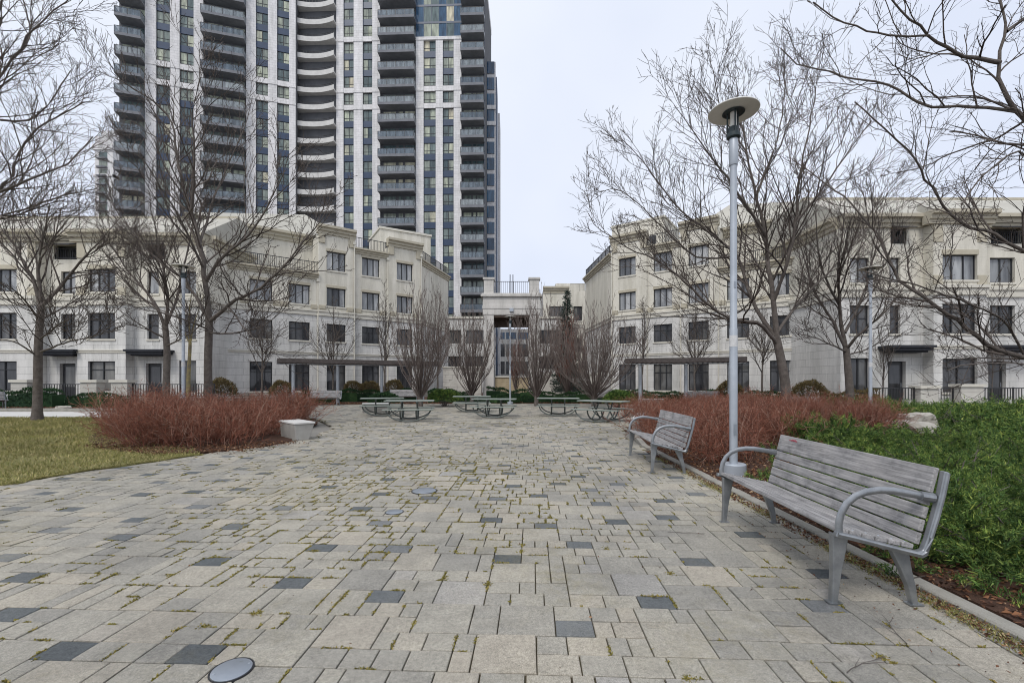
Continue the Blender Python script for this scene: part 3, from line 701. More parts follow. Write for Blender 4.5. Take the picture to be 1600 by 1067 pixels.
def pavilion(root, org, Y, X0, X1, bays, recess, wide, roof_back):
    """straight front wing facing the plaza: main wall, projecting bays with windows, recessed entrances, cornice and sloping roof"""
    R0 = T(-org[0], -org[1], 0)
    M, L = frame_of((X0, Y + 0.7), (X1, Y + 0.7)); M = R0 @ M
    ops_l, ops_u, wins, att = [], [], [], []
    for (xa, xb, kind) in recess:
        u = xa - X0; w = xb - xa
        for row in (2, 3):
            z0, z1 = ((4.45, 6.2), (7.62, 9.15))[row - 2]
            (ops_l if row < 3 else ops_u).append((u, u + w, z0, z1)); wins.append((u, z0, w, z1 - z0, row))
        if kind == 'door':
            ops_l.append((u - 0.1, u + 1.0, 0.2, 2.75)); door(root, M, u - 0.05, 1.0, 0.22, 2.5)
            canopy(root, M, u - 0.75, u + 1.9, 3.25)
        elif kind == 'window':
            ops_l.append((u, u + w, 0.75, 2.95)); wins.append((u, 0.75, w, 2.2, 1))
    ops_a = []
    for xa, xb in wide:
        u = xa - X0; ops_a.append((u, xb - X0, 10.0, 11.0)); att.append((u, xb - X0))
    link('lower_wall', facade_mesh(L, -0.05, 6.75, ops_l, 'stone_lower'), root, M)
    link('upper_wall', facade_mesh(L, 6.754, 10.98, ops_u + ops_a, 'stone_upper', 0.3), root, M)
    band(root, M, L, 6.7, 0.6, 0.12)
    for u, z, w, h, row in wins:
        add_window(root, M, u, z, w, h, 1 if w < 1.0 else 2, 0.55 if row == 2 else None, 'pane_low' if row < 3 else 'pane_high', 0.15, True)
    for u0, u1 in att:
        mb_box(root, 'loggia_back', M, 'recess_dark', u0, u1, 1.2, 1.3, 9.9, 11.0)
        g = railing(root, M, u1 - u0, 10.02, 0.75, step=0.12); g.matrix_basis = M @ T(u0, 0, 0)
        link('awning', MB().add([(u0 - 0.05, -0.7, 10.85), (u1 + 0.05, -0.7, 10.85), (u1 + 0.05, 0.2, 11.2), (u0 - 0.05, 0.2, 11.2), (u0 - 0.05, -0.7, 10.8), (u1 + 0.05, -0.7, 10.8), (u1 + 0.05, 0.2, 11.15), (u0 - 0.05, 0.2, 11.15)],
             [(0, 1, 2, 3), (7, 6, 5, 4), (0, 4, 5, 1), (1, 5, 6, 2), (2, 6, 7, 3), (3, 7, 4, 0)]).mesh('awning', 'awning'), root, M)
    cornice(root, M, L, 10.98, h=0.75, proj=0.5)
    link('roof', MB().profile_x([(-0.4, 11.74), (3.4, 14.1), (roof_back, 14.1), (roof_back, 11.74)], -0.1, L + 0.1).mesh('roof', 'roof_stucco'), root, M)
    link('ridge_cap', MB().box(-0.15, L + 0.15, 3.3, 3.7, 14.05, 14.22).mesh('ridge_cap', 'trim_tan'), root, M)
    link('rear_block', MB().box(0.4, L - 0.4, 1.35, roof_back - 0.2, 0, 11.6).mesh('rear_block', 'stone_lower'), root, M)
    for A, B in (((X1, Y + 0.98), (X1, Y + roof_back)), ((X0, Y + roof_back), (X0, Y + 0.98))):
        Mr, Lr = frame_of(A, B); Mr = R0 @ Mr
        link('return_lower_wall', facade_mesh(Lr, -0.05, 6.75, [], 'stone_lower'), root, Mr); link('return_upper_wall', facade_mesh(Lr, 6.754, 10.98, [], 'stone_upper'), root, Mr)
        band(root, Mr, Lr, 6.7, 0.6, 0.12); cornice(root, Mr, Lr, 10.98, h=0.75, proj=0.5)
    for xa, xb, w in bays:
        Mb, Lb = frame_of((xa, Y), (xb, Y)); Mb = R0 @ Mb
        c = Lb / 2
        rows = ((1, 0.85, 2.88, 'pane_low'), (2, 4.4, 6.18, 'pane_low'), (3, 7.62, 9.15, 'pane_high'))
        lo = [(c - w / 2, c + w / 2, z0, z1) for r, z0, z1, _ in rows if r < 3]; up = [(c - w / 2, c + w / 2, z0, z1) for r, z0, z1, _ in rows if r == 3]
        link('bay_lower_wall', facade_mesh(Lb, -0.05, 6.75, lo, 'stone_lower', 0.69), root, Mb)
        link('bay_upper_wall', facade_mesh(Lb, 6.754, 10.98, up, 'stone_upper', 0.69), root, Mb)
        band(root, Mb, Lb, 6.7, 0.6, 0.14)
        band(root, Mb, Lb, 3.45, 0.2, 0.05)
        cornice(root, Mb, Lb, 10.98, h=0.75, proj=0.5, e0=0.4, e1=0.4)
        link('bay_roof', MB().profile_x([(-0.4, 11.735), (0.75, 12.45), (0.75, 11.735)], -0.3, Lb + 0.3).mesh('bay_roof', 'roof_stucco'), root, Mb)
        for r, z0, z1, pane in rows:
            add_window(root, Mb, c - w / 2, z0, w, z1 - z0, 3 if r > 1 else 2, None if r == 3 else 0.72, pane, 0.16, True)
            if r == 3:
                link('lintel', MB().box(c - w / 2 - 0.05, c + w / 2 + 0.05, -0.04, 0.06, z1 + 0.003, z1 + 0.28).mesh('lintel', 'trim_tan'), root, Mb)
        for q in (0.0, Lb - 0.55):
            link('frieze_panel', MB().box(q, q + 0.55, -0.05, 0.02, 9.9, 10.97).mesh('frieze_panel', 'trim_tan'), root, Mb)
            link('frieze_panel', MB().box(q, q + 0.55, -0.05, 0.021, 7.3, 7.9).mesh('frieze_panel', 'trim_tan'), root, Mb)
    return M, L

# left apartment building
ORG = (-20.0, 32.0, 0)
bl = empty('apartment_building', ORG, 'cream stone low-rise on the left with stepped roof terraces, below the tower', 'building')
LP, LD = (-13.9, 39.1), (1.0, 0.737)
angled_wing(bl, ORG, LP, LD, [(340, 497, 'low'), (497, 553, 'crest'), (553, 606, 'terrace'), (606, 657, 'crest')], [408, 468, 524.6, 579.5, 631.5], False)
chamfer(bl, ORG, (-8.76, 42.92), (-7.12, 50.1))
Md, Ld = frame_of((-13.0, 44.2), (-8.5, 46.8)); Md = T(-ORG[0], -ORG[1]) @ Md
mb_box(bl, 'penthouse', Md, 'stone_upper', 0, Ld, 0, 5, 12.5, 16.6)
mb_box(bl, 'penthouse_coping', Md, 'trim_pale', -0.1, Ld + 0.1, -0.1, 5.1, 16.6, 16.8)
mb_box(bl, 'terrace_door', Md, 'black_metal', 0.5, 1.4, -0.05, 0.02, 13.1, 15.3)
pavilion(bl, ORG, 30.5, -52.0, -21.3, [(-29.6, -26.3, 1.85), (-37.0, -32.4, 1.95), (-44.5, -41.0, 1.9)],
         [(-31.4, -30.4, 'door'), (-25.4, -24.6, 'door'), (-23.2, -22.0, 'window'), (-39.3, -38.3, 'door')], [(-31.9, -30.2), (-25.3, -24.2)], 9.0)

# right apartment building
ORG2 = (20.0, 30.0, 0)
br_ = empty('apartment_building', ORG2, 'cream stone low-rise on the right behind the large bare tree and tall lamp', 'building')
RP, RD = (12.8, 38.1), (1.0, -0.737)
angled_wing(br_, ORG2, RP, RD, [(957, 1011, 'crest'), (1011, 1064, 'terrace'), (1064, 1122, 'crest'), (1122, 1285, 'low')], [981, 1035.5, 1092, 1153, 1222], True)
chamfer(br_, ORG2, (8.34, 51.0), (9.13, 40.86))
Md, Ld = frame_of((10.0, 44.8), (14.2, 41.8)); Md = T(-ORG2[0], -ORG2[1]) @ Md
mb_box(br_, 'penthouse', Md, 'stone_upper', 0, Ld, 0, 5, 12.5, 16.8)
mb_box(br_, 'penthouse_coping', Md, 'trim_pale', -0.1, Ld + 0.1, -0.1, 5.1, 16.8, 17.0)
mb_box(br_, 'terrace_door', Md, 'black_metal', 3.4, 4.4, -0.05, 0.02, 13.1, 15.3)
pavilion(br_, ORG2, 27.0, 20.3, 46.0, [(25.4, 28.6, 2.1), (33.5, 37.0, 2.0)],
         [(23.35, 24.0, 'door'), (20.9, 22.1, 'window'), (29.55, 31.1, 'door'), (31.9, 32.9, 'window')], [(23.4, 24.4), (29.6, 31.6)], 9.5)

# ------------------------------------------------------------------ tall tower behind
FH, FZ = 2.82, 1.4
def zk(k): return FZ + FH * k
TORG = (-32.0, 78.0, 0)
tw = empty('apartment_tower', TORG, 'tall condominium tower of pale stone piers with a curved balcony stack', 'tower')
TR0 = T(-TORG[0], -TORG[1], 0)
TOPK = 24
def tower_wing(P, d, piers, wcols, balcs, kmin, bandk, spans):
    d = np.array(d) / np.hypot(*d); P = np.array(P)
    t0, t1 = hit(P, d, spans[0]), hit(P, d, spans[1])
    A, B = P + d * t0, P + d * t1
    M, L = frame_of(A, B); M = TR0 @ M
    U = lambda px: hit(P, d, px) - t0
    zt = zk(TOPK)
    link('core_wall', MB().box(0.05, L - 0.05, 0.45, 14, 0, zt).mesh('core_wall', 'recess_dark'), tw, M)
    for a, b, ztop in piers:
        link('pier', MB().box(U(a), U(b), -0.12, 0.5, 0, zt if ztop is None else zk(ztop)).mesh('pier', 'stone_tower'), tw, M)
    for a, b, ztop in wcols:
        ua, ub = U(a), U(b); w = ub - ua
        kt = TOPK if ztop is None else ztop
        spm = MB().box(0, w, 0.1, 0.46, 0, FH * 0.36).mesh('spandrel', 'navy_panel'); bm = MB().box(0, w, -0.07, 0.46, 0, FH * 0.30).mesh('stone_band', 'stone_tower')
        for k in range(kmin, kt):
            z = zk(k)
            if k in bandk: link('stone_band', bm, tw, M @ T(ua, 0, z))
            else: link('spandrel', spm, tw, M @ T(ua, 0, z))
            add_window(tw, M, ua, z + FH * 0.36, w, FH * 0.64 - 0.01, 2, 0.30, 'pane_tower', 0.16)
    for k in bandk:
        for a, b, ztop in piers:
            if ztop is not None and k > ztop: continue
            link('belt_course', MB().box(U(a) - 0.05, U(b) + 0.05, -0.2, -0.1, zk(k), zk(k) + 0.28).mesh('belt_course', 'stone_tower'), tw, M)
    for a, b, style in balcs:
        ua, ub = U(a), U(b); w = ub - ua
        if style == 'curved':
            n = 14; arc = []
            for i in range(n + 1):
                q = i / n; arc.append((0.12 + (w - 0.24) * q, -1.1 + 0.7 * (1 - (2 * q - 1) ** 2)))
            poly = arc + [(w - 0.12, 1.2), (0.12, 1.2)]
            inner = [(0.14 + (w - 0.28) * i / n, -0.95 + 0.7 * (1 - (2 * i / n - 1) ** 2)) for i in range(n + 1)]
            slab = MB().prism(poly, 0, 0.24)
            ring = arc + inner[::-1]
            slab.prism(ring, 0.241, 0.80)
            sm = slab.mesh('balcony', 'concrete_pale')
            rl = MB()
            rl.tube([(x, y + 0.08, 1.2) for x, y in arc], 0.035, 6).tube([(x, y + 0.08, 1.0) for x, y in arc], 0.02, 4)
            for i in range(0, n + 1): rl.box(arc[i][0] - 0.02, arc[i][0] + 0.02, arc[i][1] + 0.06, arc[i][1] + 0.1, 0.80, 1.2)
            rm = rl.mesh('railing', 'black_metal'); gm = None
            link('recess_wall', MB().box(ua + 0.2, ub - 0.2, 1.3, 1.4, 0, zt).mesh('recess_wall', 'recess_dark'), tw, M)
            dm = MB().box(w * 0.16, w * 0.45, 1.2, 1.29, 0.24, 2.5).box(w * 0.55, w * 0.84, 1.2, 1.29, 0.24, 2.5).mesh('sliding_door', 'pane_low')
        else:
            y0 = -1.35 if style != 'inset' else -0.45
            xa, xb = (0.0, w)
            sm = MB().box(xa, xb, y0, 0.44, 0, 0.26).box(xa, xb, y0, y0 + 0.1, 0.26, 0.42).mesh('balcony', 'balcony_grey')
            gm = MB().box(xa + 0.04, xb - 0.04, y0 + 0.03, y0 + 0.055, 0.44, 1.28).box(xa + 0.03, xa + 0.055, y0 + 0.08, 0.3, 0.3, 1.28).box(xb - 0.055, xb - 0.03, y0 + 0.08, 0.3, 0.3, 1.28).mesh('glass_panel', 'rail_glass')
            rl = MB().box(xa, xb, y0 + 0.01, y0 + 0.075, 1.285, 1.34).box(xa, xa + 0.05, y0 + 0.076, 0.4, 1.285, 1.34).box(xb - 0.05, xb, y0 + 0.076, 0.4, 1.285, 1.34)
            npst = max(2, int(w / 1.2))
            for i in range(npst + 1):
                x = xa + 0.025 + (w - 0.05) * i / npst; rl.box(x - 0.025, x + 0.025, y0 + 0.0, y0 + 0.029, 0.3, 1.284)
            rm = rl.mesh('railing', 'black_metal')
            dm = MB().box(w * 0.08, w * 0.42, 0.36, 0.45, 0.26, 2.6).box(w * 0.5, w * 0.62, 0.37, 0.46, 0.26, 2.6).box(w * 0.68, w * 0.95, 0.36, 0.45, 0.26, 2.6).mesh('sliding_door', 'pane_tower')
        for k in range(kmin, TOPK):
            z = zk(k)
            o = link('balcony', sm, tw, M @ T(ua, 0, z))
            link('railing', rm, o)
            if gm: link('glass_panel', gm, o)
            link('sliding_door', dm, o)
    return M, L, U
BK = {17, 18, 22, 23}
LW = ((-57.0, 67.0), (1.0, 0.287))
M1, L1, U1 = tower_wing(*LW, [(227, 244, None), (266, 281, None), (303, 318, None), (385, 400, None), (419, 433, None), (452, 462, None)],
                        [(244, 266, None), (281, 303, None), (400, 419, None), (433, 452, None)], [(186, 227, 'proud'), (318, 385, 'proud')], 7, {16, 17}, (183, 464))
RW = ((-32.3, 74.6), (1.0, -0.036))
M2, L2, U2 = tower_wing(*RW, [(526, 537, None), (553, 567, None), (582, 594, None), (650, 662, 20), (681, 692, 20), (709, 721, 20)],
                        [(537, 553, None), (567, 582, None), (662, 681, 20), (692, 709, 20)], [(462, 527, 'curved'), (594, 650, 'proud'), (721, 757, 'proud')], 3, {16, 17, 20}, (460, 757))
# blue curtain wall above the right-hand bay
ua, ub = U2(650), U2(721)
for k in range(20, TOPK):
    for i in range(6):
        a = ua + (ub - ua) * i / 6; b = ua + (ub - ua) * (i + 1) / 6
        o = link('curtain_panel', MB().box(0.03, b - a - 0.03, 0.2, 0.26, 0.05, FH - 0.05).mesh('curtain_panel', 'pane_blue' if i in (0, 3, 5) else 'pane_tower'), tw, M2 @ T(a, 0, zk(k) + 0.3))
        link('mullion', MB().box(-0.03, 0.03, 0.16, 0.3, 0, FH).mesh('mullion', 'navy_panel'), o)
    link('transom', MB().box(ua, ub, 0.15, 0.29, 0, 0.34).mesh('transom', 'navy_panel'), tw, M2 @ T(0, 0, zk(k)))
link('belt_course', MB().box(ua - 0.05, ub + 0.05, -0.22, 0.4, zk(20) - 0.1, zk(20) + 0.4).mesh('belt_course', 'stone_tower'), tw, M2)
# right flank: blue glass bay and stone returns
link('flank_wall', MB().box(-4.66, -4.56, 73.9, 92.0, 0, zk(TOPK)).mesh('flank_wall', 'navy_panel'), tw, TR0)
link('flank_bay', MB().box(-4.55, -2.9, 79.0, 79.6, 0, zk(20)).mesh('flank_bay', 'stone_tower'), tw, TR0)
for k in range(3, 20):
    z = zk(k)
    if k in (16, 17): link('stone_band', MB().box(-4.4, -2.85, 78.7, 78.99, z, z + 0.7).mesh('stone_band', 'stone_tower'), tw, TR0)
    link('flank_window', MB().box(-4.5, -3.1, 78.85, 78.98, z + 0.72, z + FH - 0.04).mesh('flank_window', 'pane_blue'), tw, TR0)
link('flank_pier', MB().box(-4.0, -2.35, 86.0, 92.0, 0, zk(18) + 0.8).mesh('flank_pier', 'stone_tower'), tw, TR0)
link('flank_pier', MB().box(-4.0, -2.7, 79.61, 85.9, 0, zk(19) + 0.6).mesh('flank_pier', 'navy_panel'), tw, TR0)
link('parapet', MB().box(0, L1, 0, 14, zk(TOPK) + 0.002, zk(TOPK) + 1.2).mesh('parapet', 'stone_tower'), tw, M1)
link('parapet', MB().box(0, L2, 0, 14, zk(TOPK) + 0.002, zk(TOPK) + 1.25).mesh('parapet', 'stone_tower'), tw, M2)

# far tower at the left edge of the near one
FT = (-146.0, 160.0, 0)
ft = empty('apartment_tower', FT, 'distant slim pale tower peeking out left of the big tower', 'tower')
link('shaft', MB().box(-3.0, 3.5, 0, 12, 0, 84).mesh('shaft', 'stone_tower'), ft)
link('crown', MB().box(-3.6, 3.5, -0.5, 12.5, 84, 86).box(-3.0, 3.5, 0, 12, 86, 89).box(-1.5, 3.5, 1, 11, 89, 91.5).mesh('crown', 'stone_tower'), ft)
link('belt_course', MB().box(-3.3, 3.5, -0.3, 12.3, 74.5, 75.5).mesh('belt_course', 'stone_tower'), ft)
for k in range(12, 27):
    z = 3.1 * k
    o = link('balcony', MB().box(-1.6, 1.6, -1.2, 0.01, z, z + 0.5).mesh('balcony', 'balcony_grey'), ft)
    link('window', MB().box(-1.5, 1.5, -0.06, 0.05, z + 0.7, z + 2.8).mesh('window', 'pane_tower'), ft)

# podium wall, far low-rise, portal between the two wings
def podium(x0, x1, label):
    pod = empty('podium', (x0, 60, 0), label, 'wall'); L = x1 - x0; n = max(1, int(L / 2.6)); p = L / n
    ops = [(0.35 + p * i, p * (i + 1) - 0.35, z0, z1) for i in range(n) for z0, z1 in ((6.6, 8.4), (3.2, 4.9))]
    link('wall', facade_mesh(L, 0, 9.9, ops, 'stone_lower', 0.4), pod)
    link('backing', MB().box(0, L, 0.42, 0.6, 0, 9.8).mesh('backing', 'recess_dark'), pod)
    link('coping', MB().box(-0.1, L + 0.1, -0.15, 0.6, 9.9, 10.2).mesh('coping', 'trim_pale'), pod)
    for o_ in ops: add_window(pod, Matrix(), o_[0], o_[2], o_[1] - o_[0], o_[3] - o_[2], 3, None, 'pane_low', 0.2)
podium(-10.2, -2.75, 'coursed stone podium wall with dark openings left of the stone gateway')
podium(2.65, 6.6, 'coursed stone podium wall with dark openings right of the stone gateway')
fg = empty('glazed_building', (0, 92, 0), 'far white building with dark window bands seen through the stone gateway', 'building')
link('wall', MB().box(-9, 9, 0, 10, 0, 12.3).mesh('wall', 'portal_stone'), fg)
for z0, z1, mt in ((10.2, 11.6, 'pane_blue'), (6.6, 9.2, 'pane_low'), (3.0, 5.6, 'pane_low'), (0.3, 2.2, 'pane_low')):
    for k in range(7):
        x = -8.4 + 2.4 * k
        o = link('window', MB().box(x, x + 2.1, -0.03, 0.05, z0, z1).mesh('window', mt), fg)
        link('frame', MB().box(x + 1.02, x + 1.08, -0.06, -0.031, z0, z1).mesh('frame', 'window_frame'), o)
fb = empty('low_rise', (7.2, 62, 0), 'small cream building between the stone portal and the right low-rise', 'building')
M3 = T(-2.9, 0, 0)
wz = [(0.9, 3.0, 9.9, 11.9), (4.2, 5.4, 9.9, 11.9), (0.9, 3.0, 5.6, 7.4), (4.2, 5.4, 5.6, 7.4)]
link('wall', facade_mesh(6.2, 0, 14.0, wz, 'stone_upper'), fb, M3)
for a, b, c, d_ in wz: add_window(fb, M3, a, c, b - a, d_ - c, 3 if b - a > 1.5 else 2, None, 'pane_low', 0.15, True)
cornice(fb, M3, 3.6, 13.7, h=0.9, proj=0.45)
band(fb, M3, 6.2, 9.0, 0.4)
link('upper_storey', MB().box(2.0, 6.2, 2.5, 6, 14, 15.6).mesh('upper_storey', 'stone_upper'), fb, M3)
railing(fb, M3, 2.4, 14.0, 1.0).matrix_basis = M3 @ T(3.75, 0, 0)
link('rear_block', MB().box(0.1, 6.1, 0.35, 8, 0, 13.9).mesh('rear_block', 'stone_lower'), fb, M3)

pt = empty('portal', (-0.05, 46, 0), 'tall pale stone gateway with a railed flat top in the gap between buildings', 'gateway')
for sx in (-1, 1):
    x = sx * 2.35
    link('column', MB().box(x - 0.52, x + 0.52, 0, 2.2, 0, 8.33).box(x - 0.6, x + 0.6, -0.08, 2.28, -0.02, 0.9).mesh('column', 'portal_stone'), pt)
    link('pedestal', MB().box(x - 0.5, x + 0.5, 0.1, 1.1, 10.55, 12.0).box(x - 0.6, x + 0.6, 0.0, 1.2, 12.0, 12.2).mesh('pedestal', 'portal_stone'), pt)
link('entablature', MB().box(-2.95, 2.95, -0.05, 2.3, 8.332, 8.95).box(-2.99, 2.99, -0.09, 2.34, 8.95, 9.3).box(-2.95, 2.95, -0.05, 2.3, 9.3, 10.2).box(-3.15, 3.15, -0.25, 2.5, 10.2, 10.42).box(-3.05, 3.05, -0.15, 2.4, 10.42, 10.55).mesh('entablature', 'portal_stone'), pt)
link('soffit', MB().box(-1.82, 1.82, 0.05, 2.2, 8.1, 8.331).mesh('soffit', 'soffit_brown'), pt)
link('lintel_screen', MB().box(-1.82, 1.82, 1.9, 2.15, 7.3, 8.099).mesh('lintel_screen', 'soffit_brown'), pt)
railing(pt, T(-1.85, 0.5, 0), 3.7, 10.55, 1.35, step=0.2)
link('finial', MB().tube([(-0.15, 1.0, 10.5), (-0.15, 1.0, 12.7)], 0.05, 6).mesh('finial', 'black_metal'), pt)
link('finial', MB().tube([(0.15, 1.0, 10.5), (0.15, 1.0, 12.7)], 0.05, 6).mesh('finial', 'black_metal'), pt)
lt = empty('wall_light', (-0.05, 45.8, 8.75), 'small lamp fixed to the beam of the stone gateway', 'lamp')
link('housing', MB().box(-0.2, 0.2, -0.02, 0.15, -0.1, 0.25).mesh('housing', 'galvanised'), lt)
link('bracket', MB().tube([(0, 0.1, 0.1), (0, 0.18, 0.1)], 0.03, 6).mesh('bracket', 'black_metal'), lt)
def low_wall(name, A, B, z1, mat, label, rail=False, depth=0.5):
    M, L = frame_of(A, B)
    r = empty(name, (A[0], A[1], 0), label, 'wall')
    M = T(-A[0], -A[1]) @ M
    # individual courses of stone
    ch = 0.24; n = int(z1 / ch); q = random.Random(hash(label) % 999)
    q = random.Random(len(label) * 7)
    me_cache = {}
    for j in range(n):
        u = -q.uniform(0, 0.5)
        while u < L:
            w = q.choice((0.5, 0.7, 0.9, 1.1)); a, b = max(u, 0), min(u + w, L)
            if b - a > 0.08:
                key = (round(b - a, 3), q.choice((0, 0.02, 0.035)))
                if key not in me_cache:
                    me_cache[key] = MB().box(0.006, key[0] - 0.006, -key[1], depth, 0.006, ch - 0.006).mesh('stone_block', mat)
                link('stone_block', me_cache[key], r, M @ T(a, 0, j * ch))
            u += w
    link('coping', MB().box(-0.05, L + 0.05, -0.1, depth + 0.05, n * ch, n * ch + 0.14).mesh('coping', 'trim_pale'), r, M)
    if rail: railing(r, M, L, n * ch + 0.14, 1.25, step=0.16, y=0.25)
    return r
pm('block_tan', (0.46, 0.385, 0.26), (0.36, 0.29, 0.185), 1.2, 0.9, 0.3, 20, fine=0.12)
pm('block_pale', (0.55, 0.53, 0.48), (0.44, 0.42, 0.38), 1.2, 0.9, 0.3, 20, fine=0.12)
low_wall('garden_wall', (-1.8, 46.6), (1.75, 46.6), 2.1, 'block_tan', 'tan block wall with railing inside the stone gateway', True)
low_wall('garden_wall', (-7.0, 45.4), (-3.1, 45.0), 3.1, 'block_pale', 'pale block wall left of the stone gateway', False)
low_wall('garden_wall', (3.0, 45.0), (8.9, 43.6), 2.2, 'block_pale', 'pale block wall right of the stone gateway', False)

# ------------------------------------------------------------------ piers and rails before the wings
def stone_pier(x, y, h, label, w=1.0):
    r = empty('stone_pier', (x, y, 0), label, 'pier', 'stone piers before the wings')
    n = 4
    for j in range(n):
        link('stone_block', MB().box(-w / 2, w / 2, -0.3, 0.3, j * h / n + 0.005, (j + 1) * h / n - 0.004).mesh('stone_block', 'block_pale'), r)
    link('cap', MB().box(-w / 2 - 0.08, w / 2 + 0.08, -0.38, 0.38, h, h + 0.16).mesh('cap', 'trim_pale'), r)
stone_pier(-30.5, 28.0, 1.45, 'stone pier behind the leftmost tree trunk')
stone_pier(-26.2, 28.0, 1.45, 'stone pier under the bay window, left of the first awning door')
stone_pier(-24.3, 28.0, 1.45, 'stone pier left of the black railing by the pale lamp post')
stone_pier(23.4, 25.4, 1.1, 'stone pier just right of the canopied door in the right wing')
stone_pier(25.8, 25.4, 1.2, 'wide low stone pier under the right wing bay window', 1.25)
def fence(x0, x1, y, z0, h, label):
    r = empty('metal_fence', (x0, y, 0), label, 'fence', 'low black fences before the wings')
    L = x1 - x0
    link('rail', MB().box(0, L, -0.02, 0.02, z0 + h - 0.05, z0 + h).mesh('rail', 'black_metal'), r)
    link('rail', MB().box(0, L, -0.02, 0.02, z0 + 0.06, z0 + 0.1).mesh('rail', 'black_metal'), r)
    pk = MB().box(-0.014, 0.014, -0.014, 0.014, z0 + 0.1, z0 + h - 0.05).mesh('picket', 'black_metal'); ps = MB().box(-0.03, 0.03, -0.03, 0.03, 0, z0 + h + 0.03).mesh('post', 'black_metal')
    n = int(L / 0.16)
    for i in range(n + 1):
        if i % 12 == 0 or i == n: link('post', ps, r, T(L * i / n, 0, 0))
        else: link('picket', pk, r, T(L * i / n, 0, 0))
fence(-23.7, -18.6, 28.0, 0.5, 0.85, 'low black metal fence behind the left red shrubs')
fence(-29.9, -26.8, 28.0, 0.5, 0.85, 'low black metal fence behind the leftmost bare tree')
fence(20.0, 22.8, 25.4, 0.4, 0.75, 'low black metal fence below the canopied door, right wing')
fence(24.0, 25.0, 25.4, 0.4, 0.75, 'short black fence between two stone piers, right wing')
fence(26.5, 30.5, 25.4, 0.4, 0.75, 'low black metal fence at the right picture edge')

